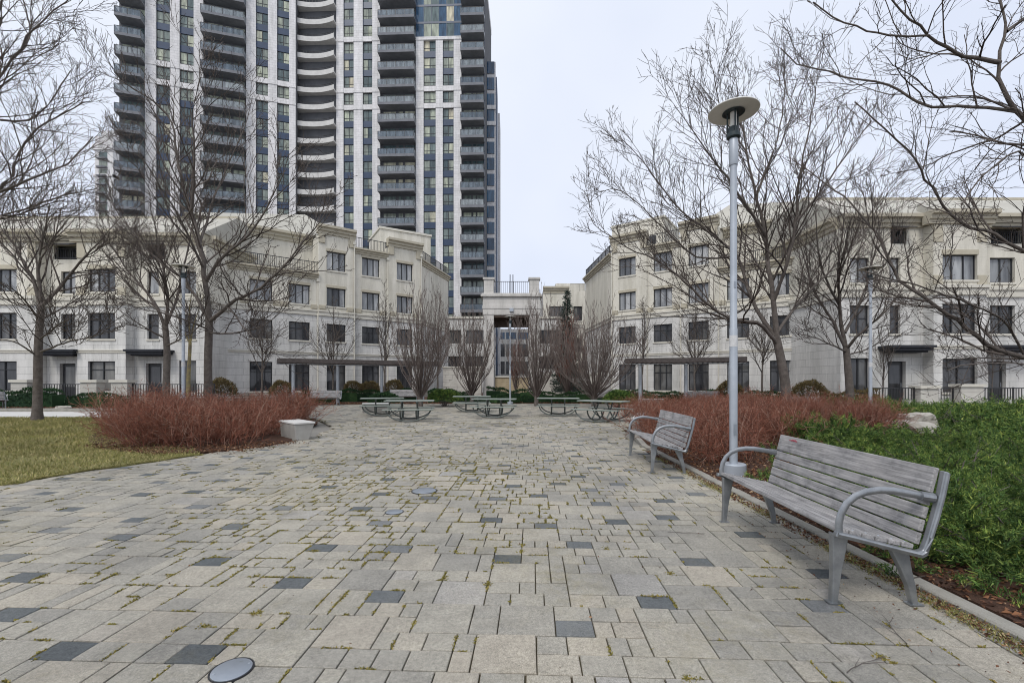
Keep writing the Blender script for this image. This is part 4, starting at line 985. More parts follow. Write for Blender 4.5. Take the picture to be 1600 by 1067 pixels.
# ------------------------------------------------------------------ benches
def make_bench():
    root = bpy.data.objects.new('bench', None); COL.objects.link(root); root.empty_display_size = 0.2
    hl = 0.95; lx = 0.87
    def rm_(y, z): return (-0.30 + (y + 0.275) * 0.932, z + 0.02) if y <= 0.315 else (0.25 + (y - 0.315) * 0.81, z + 0.02)
    sf, sb, bt = Vector((0, -0.235, 0.468)), Vector((0, 0.30, 0.365)), Vector((0, 0.485, 0.885))
    for sx in (-1, 1):
        x = sx * hl
        # side frame: closed cast loop under the seat and up the back
        out = [(-0.275, 0.455), (-0.16, 0.432), (0.02, 0.392), (0.18, 0.355), (0.315, 0.325), (0.355, 0.342), (0.392, 0.44), (0.44, 0.58), (0.49, 0.74), (0.525, 0.885),
               (0.485, 0.895), (0.45, 0.745), (0.40, 0.59), (0.352, 0.45), (0.318, 0.378), (0.285, 0.370), (0.17, 0.392), (0.01, 0.43), (-0.15, 0.468), (-0.262, 0.488)]
        out = [rm_(*q) for q in out]
        f = link('side_frame', MB().profile_x(out, x - 0.022, x + 0.022).mesh('side_frame', 'cast_aluminium'), root); bev(f, 0.008)
        link('frame_rib', MB().tube([(x + sx * 0.024, *rm_(y, z)) for y, z in [(-0.262, 0.478), (-0.15, 0.455), (0.02, 0.415), (0.18, 0.378), (0.30, 0.352), (0.335, 0.372), (0.375, 0.46), (0.425, 0.595), (0.472, 0.745), (0.505, 0.88)]], 0.011, 6).mesh('frame_rib', 'cast_aluminium', True), root)
        # legs
        fl = [(-0.272, 0.478), (-0.165, 0.45), (-0.185, 0.34), (-0.212, 0.20), (-0.238, 0.0), (-0.275, 0.0), (-0.268, 0.20), (-0.268, 0.34)]
        rl_ = [(0.10, 0.392), (0.225, 0.362), (0.245, 0.24), (0.272, 0.12), (0.285, 0.0), (0.25, 0.0), (0.222, 0.12), (0.17, 0.25)]
        for prof in (fl, rl_):
            lg = link('leg', MB().profile_x(prof, sx * lx - 0.024, sx * lx + 0.024).mesh('leg', 'cast_aluminium'), root); bev(lg, 0.007)
        for y in (-0.25, 0.273):
            link('foot_plate', MB().box(sx * lx - 0.03, sx * lx + 0.03, y - 0.045, y + 0.045, 0.0, 0.008).mesh('foot_plate', 'cast_aluminium'), root)
        # arm
        arm = [(-0.225, 0.47), (-0.228, 0.53), (-0.212, 0.60), (-0.175, 0.665), (-0.115, 0.715), (-0.04, 0.745), (0.05, 0.758), (0.14, 0.755), (0.23, 0.742), (0.36, 0.722)]
        link('armrest', MB().tube([(x - sx * 0.02, *rm_(y, z)) for y, z in arm], 0.024, 10, 0.016, up=(1, 0, 0)).mesh('armrest', 'cast_aluminium', True), root)
        link('arm_boss', MB().tube([(x - sx * 0.02, 0.262, 0.745), (x - sx * 0.02, 0.345, 0.733)], 0.032, 10).mesh('arm_boss', 'cast_aluminium', True), root)
    # slats: seat then back, boards of their own
    def slat(c, ang, w, t=0.032):
        m = MB().box(-hl + 0.024, hl - 0.024, -w / 2, w / 2, -t / 2, t / 2).mesh('slat', 'weathered_wood')
        o = link('slat', m, root, T(0, c[0], c[1]) @ Matrix.Rotation(ang, 4, 'X')); bev(o, 0.006)
    a = math.atan2(-0.103, 0.50); n = 6; Ls = math.hypot(0.50, 0.103); w = Ls / n
    for i in range(n):
        t = (i + 0.5) / n; slat((-0.268 + 0.50 * t, 0.508 - 0.103 * t), a, w - 0.010)
    pb = Vector((0.246, 0.415)); dbk = (Vector((0.376, 0.918)) - pb); Lb = dbk.length; dbk.normalize(); ab = math.atan2(dbk.y, dbk.x)
    pos = 0.008
    for wv in (0.078, 0.078, 0.078, 0.078, 0.168):
        c = pb + dbk * (pos + wv / 2); slat((c.x, c.y), ab, wv); pos += wv + 0.0105
    bm_ = MB().lathe([(0.007, 0.0), (0.007, 0.003), (0.003, 0.005)], n=8).mesh('bolt', 'galvanised', True)
    for i in range(n):
        t = (i + 0.5) / n
        for x in (-hl + 0.055, hl - 0.055): link('bolt', bm_, root, T(x, -0.268 + 0.50 * t, 0.5245 - 0.103 * t))
    link('stretcher', MB().tube([(-hl, 0.02, 0.405), (hl, 0.02, 0.405)], 0.016, 8).mesh('stretcher', 'cast_aluminium', True), root)
    return root
b0 = make_bench()
BG = 'slatted wood and aluminium benches'
benches = [((2.475, 3.9), -92.7, 'weathered grey slatted bench in the foreground beside green junipers'),
           ((2.60, 8.2), -93.4, 'weathered slatted bench by the lamp post and red shrubs'),
           ((-11.8, 28.1), 4, 'small far bench under the left pergola between two posts'),
           ((-7.4, 30.7), 10, 'far bench half hidden behind the left picnic tables and vase tree'),
           ((6.3, 29.8), -6, 'far bench behind the rightmost picnic table'),
           ((11.3, 26.9), 185, 'far bench seen from behind over the right red shrubs'),
           ((-27.7, 23.3), 60, 'bench cut by the left picture edge on the footpath')]
for i, (p, rz, lab) in enumerate(benches):
    o = b0 if i == 0 else copy_tree(b0)
    o.location = (p[0], p[1], 0.002 if i != 6 else 0.02); o.rotation_euler = (0, 0, math.radians(rz)); tag(o, lab, 'bench', BG)
# pink scrawl on the near bench's top board
gm = MB()
for k in range(5):
    x = -0.71 + 0.02 * k; gm.box(x, x + 0.026, -0.0008, 0.0008, 0.008 * (k % 2), 0.012 + 0.008 * (k % 2))
gm.box(-0.74, -0.60, -0.0008, 0.0009, 0.004, 0.009)
pbx = Matrix.Rotation(math.atan2(0.503, 0.130) - math.pi / 2, 4, 'X')
link('scrawl', gm.mesh('scrawl', 'graffiti'), b0, T(0, 0.3485, 0.890) @ pbx)

# ------------------------------------------------------------------ lamp posts
def make_lamp():
    root = bpy.data.objects.new('lamp_post', None); COL.objects.link(root)
    link('plinth', MB().lathe([(0.185, 0.0), (0.185, 0.16), (0.175, 0.172), (0.001, 0.175)], n=28).mesh('plinth', 'galvanised', True), root)
    link('pole', MB().lathe([(0.060, 0.17), (0.060, 2.3), (0.054, 2.32), (0.050, 4.95), (0.050, 5.0)], n=20).mesh('pole', 'galvanised', True), root)
    link('sleeve', MB().lathe([(0.060, 4.9), (0.066, 4.93), (0.066, 5.30), (0.060, 5.32)], n=20).mesh('sleeve', 'galvanised', True), root)
    link('ring', MB().lathe([(0.06, 5.33), (0.102, 5.34), (0.105, 5.375), (0.10, 5.40), (0.06, 5.405)], n=24).mesh('ring', 'lamp_black', True), root)
    link('socket', MB().lathe([(0.075, 5.4), (0.075, 5.50), (0.03, 5.515)], n=20).mesh('socket', 'lamp_black', True), root)
    for a in (0.35, 0.35 + math.pi * 2 / 3, 0.35 + math.pi * 4 / 3):
        link('strut', MB().tube([(0.09 * math.cos(a), 0.09 * math.sin(a), 5.38), (0.09 * math.cos(a), 0.09 * math.sin(a), 5.775)], 0.013, 6).mesh('strut', 'lamp_black'), root)
    link('lens', MB().lathe([(0.05, 5.515), (0.05, 5.74)], n=18).mesh('lens', 'lamp_cream', True), root)
    d = link('disc', MB().lathe([(0.372, 5.745), (0.376, 5.752), (0.372, 5.762), (0.25, 5.785), (0.06, 5.80), (0.001, 5.80)], n=48).mesh('disc', 'lamp_cream', True), root)
    link('reflector_ring', MB().lathe([(0.15, 5.742), (0.165, 5.735), (0.165, 5.728), (0.145, 5.728), (0.14, 5.74)], n=32).mesh('reflector_ring', 'lamp_black', True), d)
    link('notice', MB().lathe([(0.0615, 2.02), (0.0615, 2.2)], n=20).mesh('notice', 'sticker'), root)
    link('hand_hole', MB().box(-0.025, 0.025, -0.064, -0.05, 0.62, 0.8).mesh('hand_hole', 'cover_metal'), root)
    link('hand_hole', MB().box(-0.02, 0.02, -0.058, -0.045, 2.95, 3.05).mesh('hand_hole', 'cover_metal'), root)
    return root
l0 = make_lamp()
for i, (x, y, lab) in enumerate([(3.52, 7.12, 'tall grey lamp post with disc top beside the near benches'), (-12.25, 16.7, 'grey disc-topped lamp post rising behind the left red shrubs'),
                                 (13.6, 17.0, 'grey disc-topped lamp post behind the right red shrubs'), (-0.12, 29.5, 'disc-topped lamp post in the middle before the stone gateway')]):
    o = l0 if i == 0 else copy_tree(l0)
    o.location = (x, y, 0.0 if i == 3 else 0.03); tag(o, lab, 'lamp post', 'disc-topped lamp posts')

# ------------------------------------------------------------------ picnic tables
def make_table():
    root = bpy.data.objects.new('picnic_table', None); COL.objects.link(root)
    for i in range(5):
        y = -0.37 + 0.148 * (i + 0.5)
        bev(link('top_board', MB().box(-0.93, 0.93, y - 0.07, y + 0.07, 0.735, 0.775).mesh('top_board', 'picnic_top'), root), 0.008, 1)
    for sy in (-1, 1):
        for k in (0, 1):
            y = sy * (0.62 + 0.145 * k); bev(link('seat_board', MB().box(-0.93, 0.93, y - 0.068, y + 0.068, 0.43, 0.468).mesh('seat_board', 'picnic_top'), root), 0.008, 1)
        arc = [(0.80 * math.cos(math.pi * (1 + t / 16)), sy * 0.69, 0.43 + 0.405 * math.sin(math.pi * (1 + t / 16))) for t in range(17)]
        link('seat_hoop', MB().tube(arc, 0.026, 8).mesh('seat_hoop', 'picnic_metal', True), root)
    for sx in (-1, 1):
        arc = [(sx * 0.29, 0.69 * math.cos(math.pi * (1 + t / 16)), 0.43 + 0.405 * math.sin(math.pi * (1 + t / 16))) for t in range(17)]
        link('cross_hoop', MB().tube(arc, 0.028, 8).mesh('cross_hoop', 'picnic_metal', True), root)
        for sy in (-1, 1):
            link('strut', MB().tube([(sx * 0.29, -sy * 0.30, 0.1), (sx * 0.29, 0.0, 0.38), (sx * 0.29, sy * 0.26, 0.735)], 0.026, 8).mesh('strut', 'picnic_metal', True), root)
        link('top_bearer', MB().box(sx * 0.29 - 0.03, sx * 0.29 + 0.03, -0.35, 0.35, 0.70, 0.734).mesh('top_bearer', 'picnic_metal'), root)
    link('crossbar', MB().tube([(-0.29, 0, 0.38), (0.29, 0, 0.38)], 0.022, 8).mesh('crossbar', 'picnic_metal', True), root)
    return root
t0 = make_table()
TB = [((-3.95, 17.3), 8, 'picnic table with hoop legs nearest the middle of the left pair'), ((-5.75, 19.9), 14, 'picnic table at the left end of the row, partly behind another'),
      ((-0.75, 19.0), -4, 'picnic table in the middle, before the stone gateway'), ((-2.0, 22.3), 5, 'farther picnic table just behind the middle one'),
      ((2.05, 19.9), -6, 'picnic table right of the middle before the vase trees'), ((3.45, 17.0), -38, 'picnic table at the right end of the row, turned aslant')]
for i, (p, rz, lab) in enumerate(TB):
    o = t0 if i == 0 else copy_tree(t0)
    o.location = (p[0], p[1], 0.003); o.rotation_euler = (0, 0, math.radians(rz)); tag(o, lab, 'picnic table', 'picnic tables')

# ------------------------------------------------------------------ pergolas
def pergola(pts, label):
    r = empty('pergola', (pts[0][0], pts[0][1], 0), label, 'pergola', 'flat-roofed pergolas')
    o = np.array(pts[0]); P = [np.array(p) - o for p in pts]
    for a in P:
        link('post', MB().lathe([(0.15, 0.0), (0.15, 0.03), (0.11, 0.035), (0.11, 2.55), (0.14, 2.58), (0.14, 2.62)], n=14).mesh('post', 'pergola_steel', True), r, T(a[0], a[1], 0))
    ps = MB().box(-0.05, 0.05, -1.25, 1.25, 2.78, 2.88).mesh('roof_slat', 'pergola_brown')
    ext = [P[0] - (P[1] - P[0]) * 0.35] + P[1:-1] + [P[-1] + (P[-1] - P[-2]) * 0.35]
    for a, b in zip(ext[:-1], ext[1:]):
        d = b - a; L = np.hypot(*d); an = math.atan2(d[1], d[0]); M = T(a[0], a[1]) @ RZ(an)
        for y in (-0.9, 0.0, 0.9):
            link('beam', MB().box(0, L, y - 0.05, y + 0.05, 2.625, 2.775).mesh('beam', 'pergola_brown' if y else 'pergola_steel'), r, M)
        for y in (-1.28, 1.28):
            link('fascia', MB().box(0, L, y - 0.03, y + 0.03, 2.68, 2.95).mesh('fascia', 'pergola_brown'), r, M)
        n = int(L / 0.28)
        for i in range(n): link('roof_slat', ps, r, M @ T((i + 0.5) * L / n, 0, 0))
    return r
pergola([(-14.3, 29.3), (-11.9, 30.6), (-9.3, 32.0), (-6.6, 33.2)], 'brown slatted pergola on grey posts in front of the left building')
pergola([(8.35, 29.2), (11.1, 28.6), (13.4, 27.6)], 'brown slatted pergola on grey posts in front of the right building')

# ------------------------------------------------------------------ concrete seat blocks, boulders, bins
def seat_block(x, y, rz, L, h, label, w=0.5, t=0.14):
    r = empty('concrete_seat', (x, y, 0), label, 'seat wall', 'tapered concrete seat walls', rz)
    prof = [(-w / 2 + t, 0.0), (w / 2 - t * 0.3, 0.0), (w / 2, h - 0.05), (-w / 2, h - 0.05)]
    bev(link('body', MB().profile_x(prof, 0, L).mesh('body', 'concrete'), r), 0.012, 1)
    bev(link('cap', MB().box(-0.02, L + 0.02, -w / 2 - 0.015, w / 2 + 0.015, h - 0.048, h).mesh('cap', 'concrete_pale'), r), 0.008, 1)
seat_block(-5.3, 11.45, math.radians(135), 1.1, 0.46, 'tapered concrete seat wall at the right end of the left shrubs')
seat_block(3.75, 13.1, math.radians(70), 2.6, 0.42, 'tapered concrete seat wall behind the second bench')
seat_block(-7.2, 21.6, math.radians(15), 1.2, 0.46, 'small concrete seat block left of the picnic tables')
seat_block(7.9, 27.2, math.radians(5), 1.3, 0.46, 'low concrete seat block right of the picnic tables under the pergola')
def boulder(x, y, s, label, sd_):
    q = np.random.default_rng(sd_)
    import bmesh
    bm = bmesh.new(); bmesh.ops.create_icosphere(bm, subdivisions=3, radius=1.0)
    ph = q.random(9) * 6
    for v in bm.verts:
        c = v.co.normalized(); k = 1 + 0.14 * math.sin(3 * c.x + ph[0]) + 0.12 * math.sin(4 * c.y + ph[1]) + 0.1 * math.sin(5 * c.z + ph[2] + 2 * c.x) + 0.05 * math.sin(11 * c.x + 7 * c.y + ph[3])
        v.co = Vector((c.x * s[0], c.y * s[1], max(-0.3, min(c.z, 0.62)) * s[2])) * k
    me = bpy.data.meshes.new('boulder'); bm.to_mesh(me); bm.free(); me.materials.append(MATS['boulder'])
    o = link('boulder', me); o.location = (x, y, 0.05); o.rotation_euler = (0, 0, q.random() * 3); return tag(o, label, 'boulder', 'pale flat boulders')
boulder(12.0, 13.2, (0.75, 0.5, 0.42), 'pale flat stone between red shrubs and junipers', 1)
boulder(12.9, 14.3, (0.6, 0.45, 0.62), 'pale stone just behind the flat one by the junipers', 2)
boulder(-24.2, 24.1, (0.35, 0.2, 0.2), 'small pale stone in the litter behind the left footpath', 3)

# ------------------------------------------------------------------ bare trees
def branch(p, d, L, r0, r1, n, wob, up, g):
    pts = [p]; d = d / np.linalg.norm(d); s = L / (n - 1)
    for i in range(n - 1):
        d = d + g.normal(size=3) * wob; d[2] += up
        d = d / np.linalg.norm(d); p = p + d * s; pts.append(p)
    return np.array(pts), np.linspace(r0, r1, n)
def side_dir(t, ang, g):
    r = g.normal(size=3); a = np.cross(t, r); a /= np.linalg.norm(a) + 1e-9
    return t * math.cos(ang) + a * math.sin(ang)
def resample(pts, n):
    pts = np.array(pts, float); seg = np.linalg.norm(np.diff(pts, axis=0), axis=1); c = np.concatenate([[0], np.cumsum(seg)])
    # smooth with Catmull-Rom then sample evenly
    out = []
    m = len(pts)
    for i in range(m - 1):
        a, b, c_, d = pts[max(i - 1, 0)], pts[i], pts[i + 1], pts[min(i + 2, m - 1)]
        for t in np.linspace(0, 1, 8, endpoint=False):
            out.append(0.5 * (2 * b + (c_ - a) * t + (2 * a - 5 * b + 4 * c_ - d) * t * t + (3 * b - a - 3 * c_ + d) * t ** 3))
    out.append(pts[-1]); out = np.array(out)
    s = np.concatenate([[0], np.cumsum(np.linalg.norm(np.diff(out, axis=0), axis=1))]); q = np.linspace(0, s[-1], n)
    return np.stack([np.interp(q, s, out[:, k]) for k in range(3)], 1), s[-1]
def along(P, f):
    n = len(P) - 1; x = f * n; i = min(int(x), n - 1); t = x - i
    return P[i] * (1 - t) + P[i + 1] * t, unit(P[min(i + 1, n)] - P[i])
def tree(name, loc, label, trunk, limbs, seed, n_sub=13, lr=2.3, up=0.07, twig='twig', bark='bark', cat='tree', group=None, rmin=0.007, lv=(8, 4), mid=2):
    """trunk: (points, r0, r1); limbs: list of (points, r0) in world space"""
    g = np.random.default_rng(seed)
    loc = np.array(loc, float)
    root = empty(name, tuple(loc), label, cat, group)
    tp, tl = resample(trunk[0], 14); tr = np.interp(np.linspace(0, 1, 14), np.linspace(0, 1, len(trunk[1])), trunk[1])
    tr = tr * 0.78; tr[0] *= 1.3; tr[1] *= 1.08
    V, Q = tubes([(tp - loc, tr)], 12)
    link('trunk', mesh_np('trunk', V, Q, None, (bark,), smooth=True), root)
    thick, thin = [], []
    for pts, r0 in limbs:
        P, L = resample(pts, max(8, 3 * len(pts)))
        P[2:] += g.normal(size=P[2:].shape) * 0.02 * min(L, 6) / 6
        R = np.linspace(1, 0, len(P)) ** 1.2 * (r0 * 0.78 - 0.011) + 0.011
        P = P - loc
        thick.append((P, R))
        c = max(4, int(n_sub * L / 6.0))
        B, BR, BL = grow(P[None], R[None], c, [min(lr * 1.3, L * 0.6)], 7, g, up, (0.4, 0.95), 0.12, rmin, 0.13)
        thin.append((B, BR))
        C, CR, CL = grow(B, BR, lv[0], BL * 0.55, 5, g, up * 1.0, (0.4, 0.9), 0.2, rmin, 0.15)
        thin.append((C, CR))
        if mid > 1:
            E, ER, EL = grow(C, CR, lv[1], CL * 0.55, 3, g, up * 1.0, (0.4, 0.9), 0.25, rmin * 0.85, 0.16)
            thin.append((E, ER))
    V, Q = tubes(thick, 8)
    link('limbs', mesh_np('limbs', V, Q, None, (bark,), smooth=True), root)
    V, Q = tubes(thin, 3)
    c = link('crown', mesh_np('crown', V, Q, None, (twig,), smooth=True), root)
    return root
def pl(D, *pts):
    """limb points given as photo direction with distance offset"""
    return [S(p[0], p[1], D + (p[2] if len(p) > 2 else 0)) for p in pts]

D = 17.5
tree('bare_tree', (*XY(327, D), 0.03), 'large bare tree behind the left red shrubs, its crown before the tower',
     (pl(D, (327, 656), (325, 580), (326, 530), (327, 497)), (0.21, 0.185, 0.175, 0.165)),
     [(pl(D, (327, 500), (323, 455), (312, 380), (297, 328, 0.3), (284, 280, 0.5), (276, 235, 0.6), (262, 180, 0.8), (205, 135, 0.5), (130, 100, 0.2)), 0.135),
      (pl(D, (299, 335), (305, 250, -0.6), (300, 185, -0.9), (312, 120, -1.2), (302, 85, -1.3)), 0.075),
      (pl(D, (322, 440), (345, 405, -0.5), (388, 366, -1), (414, 330, -1.2), (440, 280, -1.5), (452, 240, -1.6)), 0.085),
      (pl(D, (327, 503), (365, 472, -0.6), (420, 440, -1.2), (455, 400, -1.6), (500, 345, -2.0), (520, 310, -2)), 0.10),
      (pl(D, (326, 500), (290, 442, 0.5), (240, 400, 1.0), (190, 340, 1.5), (160, 290, 1.8)), 0.08),
      (pl(D, (312, 380), (335, 310, 1.5), (360, 250, 2.2), (385, 190, 2.8), (395, 150, 3)), 0.07),
      (pl(D, (318, 420), (285, 350, -1.4), (250, 290, -2.2), (215, 230, -2.8)), 0.065),
      (pl(D, (327, 520), (370, 520, -1.3), (420, 505, -2.2), (455, 470, -2.5)), 0.05),
      (pl(D, (326, 515), (290, 500, -1.2), (245, 485, -1.8), (205, 450, -2)), 0.05)], 3, 15, 2.1, lv=(7, 3), rmin=0.0085)

D = 18.5
tree('bare_tree', (*XY(1229, D), 0.03), 'large bare tree with long left limb behind the tall lamp post',
     (pl(D, (1230, 652), (1227, 600), (1221, 565), (1213, 528)), (0.27, 0.235, 0.215, 0.19)),
     [(pl(D, (1214, 532), (1209, 475), (1203, 430), (1195, 360, 0.3), (1180, 300, 0.5), (1168, 240, 0.6), (1155, 170, 0.6), (1150, 120, 0.6)), 0.15),
      (pl(D, (1216, 540), (1188, 507, -0.4), (1140, 497, -0.9), (1105, 475, -1.2), (1065, 435, -1.5), (1030, 410, -1.8), (985, 388, -2), (940, 360, -2.2), (918, 335, -2.3)), 0.10),
      (pl(D, (1214, 530), (1182, 482, 0.4), (1166, 440, 0.7), (1150, 400, 0.9), (1110, 365, 1.0), (1060, 325, 1.1), (1010, 260, 1.2), (962, 205, 1.2)), 0.11),
      (pl(D, (1209, 470), (1228, 415, -0.6), (1242, 350, -1.0), (1252, 260, -1.3), (1268, 180, -1.5), (1278, 115, -1.6)), 0.10),
      (pl(D, (1214, 520), (1250, 470, 0.8), (1300, 420, 1.5), (1340, 370, 2.0), (1385, 290, 2.3)), 0.085),
      (pl(D, (1197, 370), (1145, 290, -0.9), (1100, 230, -1.4), (1055, 165, -1.8)), 0.085),
      (pl(D, (1182, 305), (1210, 230, 0.9), (1225, 160, 1.3), (1222, 95, 1.5)), 0.07),
      (pl(D, (1150, 400, 0.9), (1090, 400, 0.2), (1030, 350, -0.6), (975, 300, -1.0), (935, 300, -1.2)), 0.06),
      (pl(D, (1242, 350, -1), (1290, 290, -1.5), (1330, 230, -1.8), (1360, 190, -2)), 0.06),
      (pl(D, (1168, 240, 0.6), (1130, 180, 0.9), (1115, 120, 1.0), (1105, 80, 1)), 0.05)], 5, 17, 2.2, lv=(7, 3), rmin=0.0085)

D = 21.0
tree('bare_tree', (*XY(1327, D), 0.03), 'mid-sized bare tree standing right of the large one, low fork',
     (pl(D, (1330, 640), (1327, 600), (1324, 565), (1322, 543)), (0.24, 0.21, 0.19, 0.17)),
     [(pl(D, (1322, 546), (1300, 500), (1272, 455, 0.4), (1255, 400, 0.7), (1235, 350, 1)), 0.10),
      (pl(D, (1322, 546), (1313, 490), (1310, 420, -0.4), (1318, 350, -0.6), (1322, 285, -0.8)), 0.12),
      (pl(D, (1322, 546), (1345, 520, -0.7), (1385, 485, -1.2), (1425, 430, -1.6)), 0.09),
      (pl(D, (1320, 520), (1345, 470, 0.8), (1365, 400, 1.3), (1385, 310, 1.6)), 0.09),
      (pl(D, (1313, 480), (1285, 420, -0.9), (1275, 350, -1.4), (1272, 290, -1.6)), 0.08),
      (pl(D, (1323, 550), (1280, 530, -1.1), (1245, 520, -1.6)), 0.06), (pl(D, (1323, 555), (1365, 540, 0.9), (1405, 505, 1.3)), 0.06)], 8, 16, 2.0, lv=(7, 3), rmin=0.0085)

D = 17.2
tree('bare_tree', (*XY(58, D), 0.01), 'leftmost bare tree standing on the lawn edge by the path',
     (pl(D, (58, 657), (59, 600), (60, 540), (64, 478)), (0.20, 0.175, 0.165, 0.13)),
     [(pl(D, (64, 480), (48, 430), (25, 390, 0.4), (-5, 345, 0.7), (-30, 310, 0.9)), 0.085),
      (pl(D, (64, 480), (95, 446), (130, 405, -0.5), (165, 365, -0.9), (190, 340, -1.1)), 0.085),
      (pl(D, (64, 480), (60, 420), (70, 360, -0.4), (78, 315, -0.6), (85, 280, -0.8)), 0.09),
      (pl(D, (60, 558), (25, 535, -0.6), (-15, 530, -1)), 0.05), (pl(D, (62, 550), (105, 535, -0.6), (150, 525, -1.1), (180, 505, -1.3)), 0.05),
      (pl(D, (62, 500), (30, 460, -1.2), (0, 440, -1.8)), 0.055), (pl(D, (63, 500), (100, 480, 1.0), (140, 455, 1.6)), 0.055), (pl(D, (62, 530), (95, 505, -1.4), (125, 490, -2)), 0.045)], 12, 19, 1.8, lv=(7, 3), rmin=0.0085)

D = 22.0
tree('bare_tree', (*XY(259, D), 0.02), 'bare tree between the lawn tree and the large left one',
     (pl(D, (259, 638), (260, 590), (261, 550), (258, 508)), (0.23, 0.20, 0.18, 0.16)),
     [(pl(D, (258, 512), (240, 470), (205, 430, 0.4), (175, 385, 0.7), (150, 350, 1)), 0.10),
      (pl(D, (258, 512), (262, 460, -0.4), (250, 400, -0.7), (240, 350, -0.9), (235, 310, -1)), 0.11),
      (pl(D, (258, 512), (276, 465, 0.5), (290, 400, 0.9), (302, 345, 1.2), (310, 300, 1.4)), 0.09),
      (pl(D, (260, 530), (215, 505, -1), (180, 480, -1.5)), 0.06), (pl(D, (261, 540), (300, 520, -0.9), (330, 490, -1.3)), 0.06),
      (pl(D, (262, 465), (225, 400, 1.1), (200, 350, 1.7)), 0.06)], 14, 16, 1.9, lv=(7, 3), rmin=0.0085)

D = 22.5
tree('bare_tree', (*XY(295, D), 0.02), 'slim young tree with yellow lichen on its trunk beside the lamp',
     (pl(D, (295, 636), (294, 600), (296, 560), (297, 535)), (0.13, 0.12, 0.10, 0.09)),
     [(pl(D, (297, 538), (305, 500), (318, 460)), 0.05), (pl(D, (297, 538), (280, 500), (268, 470)), 0.05), (pl(D, (297, 536), (296, 490), (300, 450)), 0.05)], 15, 14, 1.2, bark='bark_lichen')

D = 9.2
rt = (11.9, 9.3)
tree('bare_tree', (rt[0], rt[1], 0.03), 'bare tree rooted beyond the right edge, its boughs reaching into the picture',
     ([np.array([rt[0], rt[1], 0]), np.array([rt[0] - 0.05, rt[1], 1.6]), np.array([rt[0] + 0.05, rt[1], 3.2]), np.array([rt[0] - 0.1, rt[1] - 0.1, 5.2])], (0.26, 0.23, 0.2, 0.17)),
     [([np.array([rt[0], rt[1], 1.9])] + pl(D, (1612, 562), (1555, 545), (1500, 505), (1450, 470), (1402, 432, 0.2), (1372, 370, 0.4), (1325, 312, 0.6), (1290, 288, 0.8), (1240, 250, 1)), 0.075),
      (pl(D, (1600, 555), (1572, 505, -0.3), (1530, 480, -0.6), (1480, 462, -0.9), (1410, 440, -1.2), (1350, 425, -1.4)), 0.03),
      ([np.array([rt[0], rt[1], 4.6])] + pl(D, (1640, 260), (1602, 188), (1572, 155), (1560, 100), (1570, 50), (1562, 0), (1555, -60)), 0.10),
      (pl(D, (1562, 98), (1505, 86, -0.3), (1452, 56, -0.5), (1402, 12, -0.7), (1375, -40, -0.8)), 0.055),
      (pl(D, (1590, 175), (1520, 166, 0.4), (1450, 166, 0.6), (1392, 136, 0.8), (1320, 120, 0.9), (1252, 100, 1), (1220, 75, 1)), 0.045),
      ([np.array([rt[0], rt[1], 3.4])] + pl(D, (1640, 410), (1598, 390), (1530, 356), (1490, 340), (1452, 285, -0.2), (1425, 240, -0.4), (1382, 200, -0.6), (1335, 160, -0.7)), 0.055),
      (pl(D, (1655, 560), (1600, 568, -0.4), (1530, 567, -0.8), (1480, 580, -1)), 0.02),
      (pl(D, (1602, 188), (1560, 215, 0.6), (1500, 235, 1), (1440, 262, 1.3), (1400, 270, 1.5)), 0.03),
      (pl(D, (1572, 50), (1610, 20, 0.4), (1650, -30, 0.6)), 0.05), (pl(D, (1640, 260), (1590, 240, -0.8), (1540, 270, -1.2), (1500, 320, -1.3)), 0.03),
      (pl(D, (1452, 56, -0.5), (1380, 55, -0.7), (1320, 35, -0.8), (1270, 5, -0.9)), 0.025)], 21, 15, 1.25, 0.03, rmin=0.0045, lv=(7, 3))

D = 11.0
lt_ = (-14.8, 11.2)
tree('bare_tree', (lt_[0], lt_[1], 0.01), 'bare tree rooted beyond the left edge, upper boughs showing at top left',
     ([np.array([lt_[0], lt_[1], 0]), np.array([lt_[0], lt_[1], 2]), np.array([lt_[0] + 0.1, lt_[1], 3.6]), np.array([lt_[0], lt_[1], 5.2])], (0.24, 0.21, 0.19, 0.16)),
     [([np.array([lt_[0], lt_[1], 4.4])] + pl(D, (-70, 360), (-20, 325), (8, 290), (24, 250), (55, 205), (95, 180), (130, 160)), 0.075),
      (pl(D, (0, 300), (60, 275, -0.4), (105, 255, -0.7), (145, 215, -0.9)), 0.04),
      ([np.array([lt_[0], lt_[1], 5.0])] + pl(D, (-80, 260), (-40, 170), (0, 118), (22, 88), (52, 45), (85, 18), (115, -10)), 0.075),
      (pl(D, (22, 90), (45, 60, 0.5), (42, 20, 0.7), (30, -20, 0.8)), 0.035), (pl(D, (-40, 170), (10, 190, 0.6), (60, 180, 1), (110, 110, 1.3)), 0.04),
      (pl(D, (-40, 345), (30, 330, 0.5), (90, 308, 0.8), (150, 295, 1.0)), 0.035), (pl(D, (-30, 160), (-20, 90, -0.8), (0, 30, -1), (8, -30, -1.1)), 0.05),
      (pl(D, (-20, 325), (20, 345, -0.9), (60, 335, -1.2)), 0.03)], 23, 20, 1.5, 0.05, rmin=0.005, lv=(7, 4))

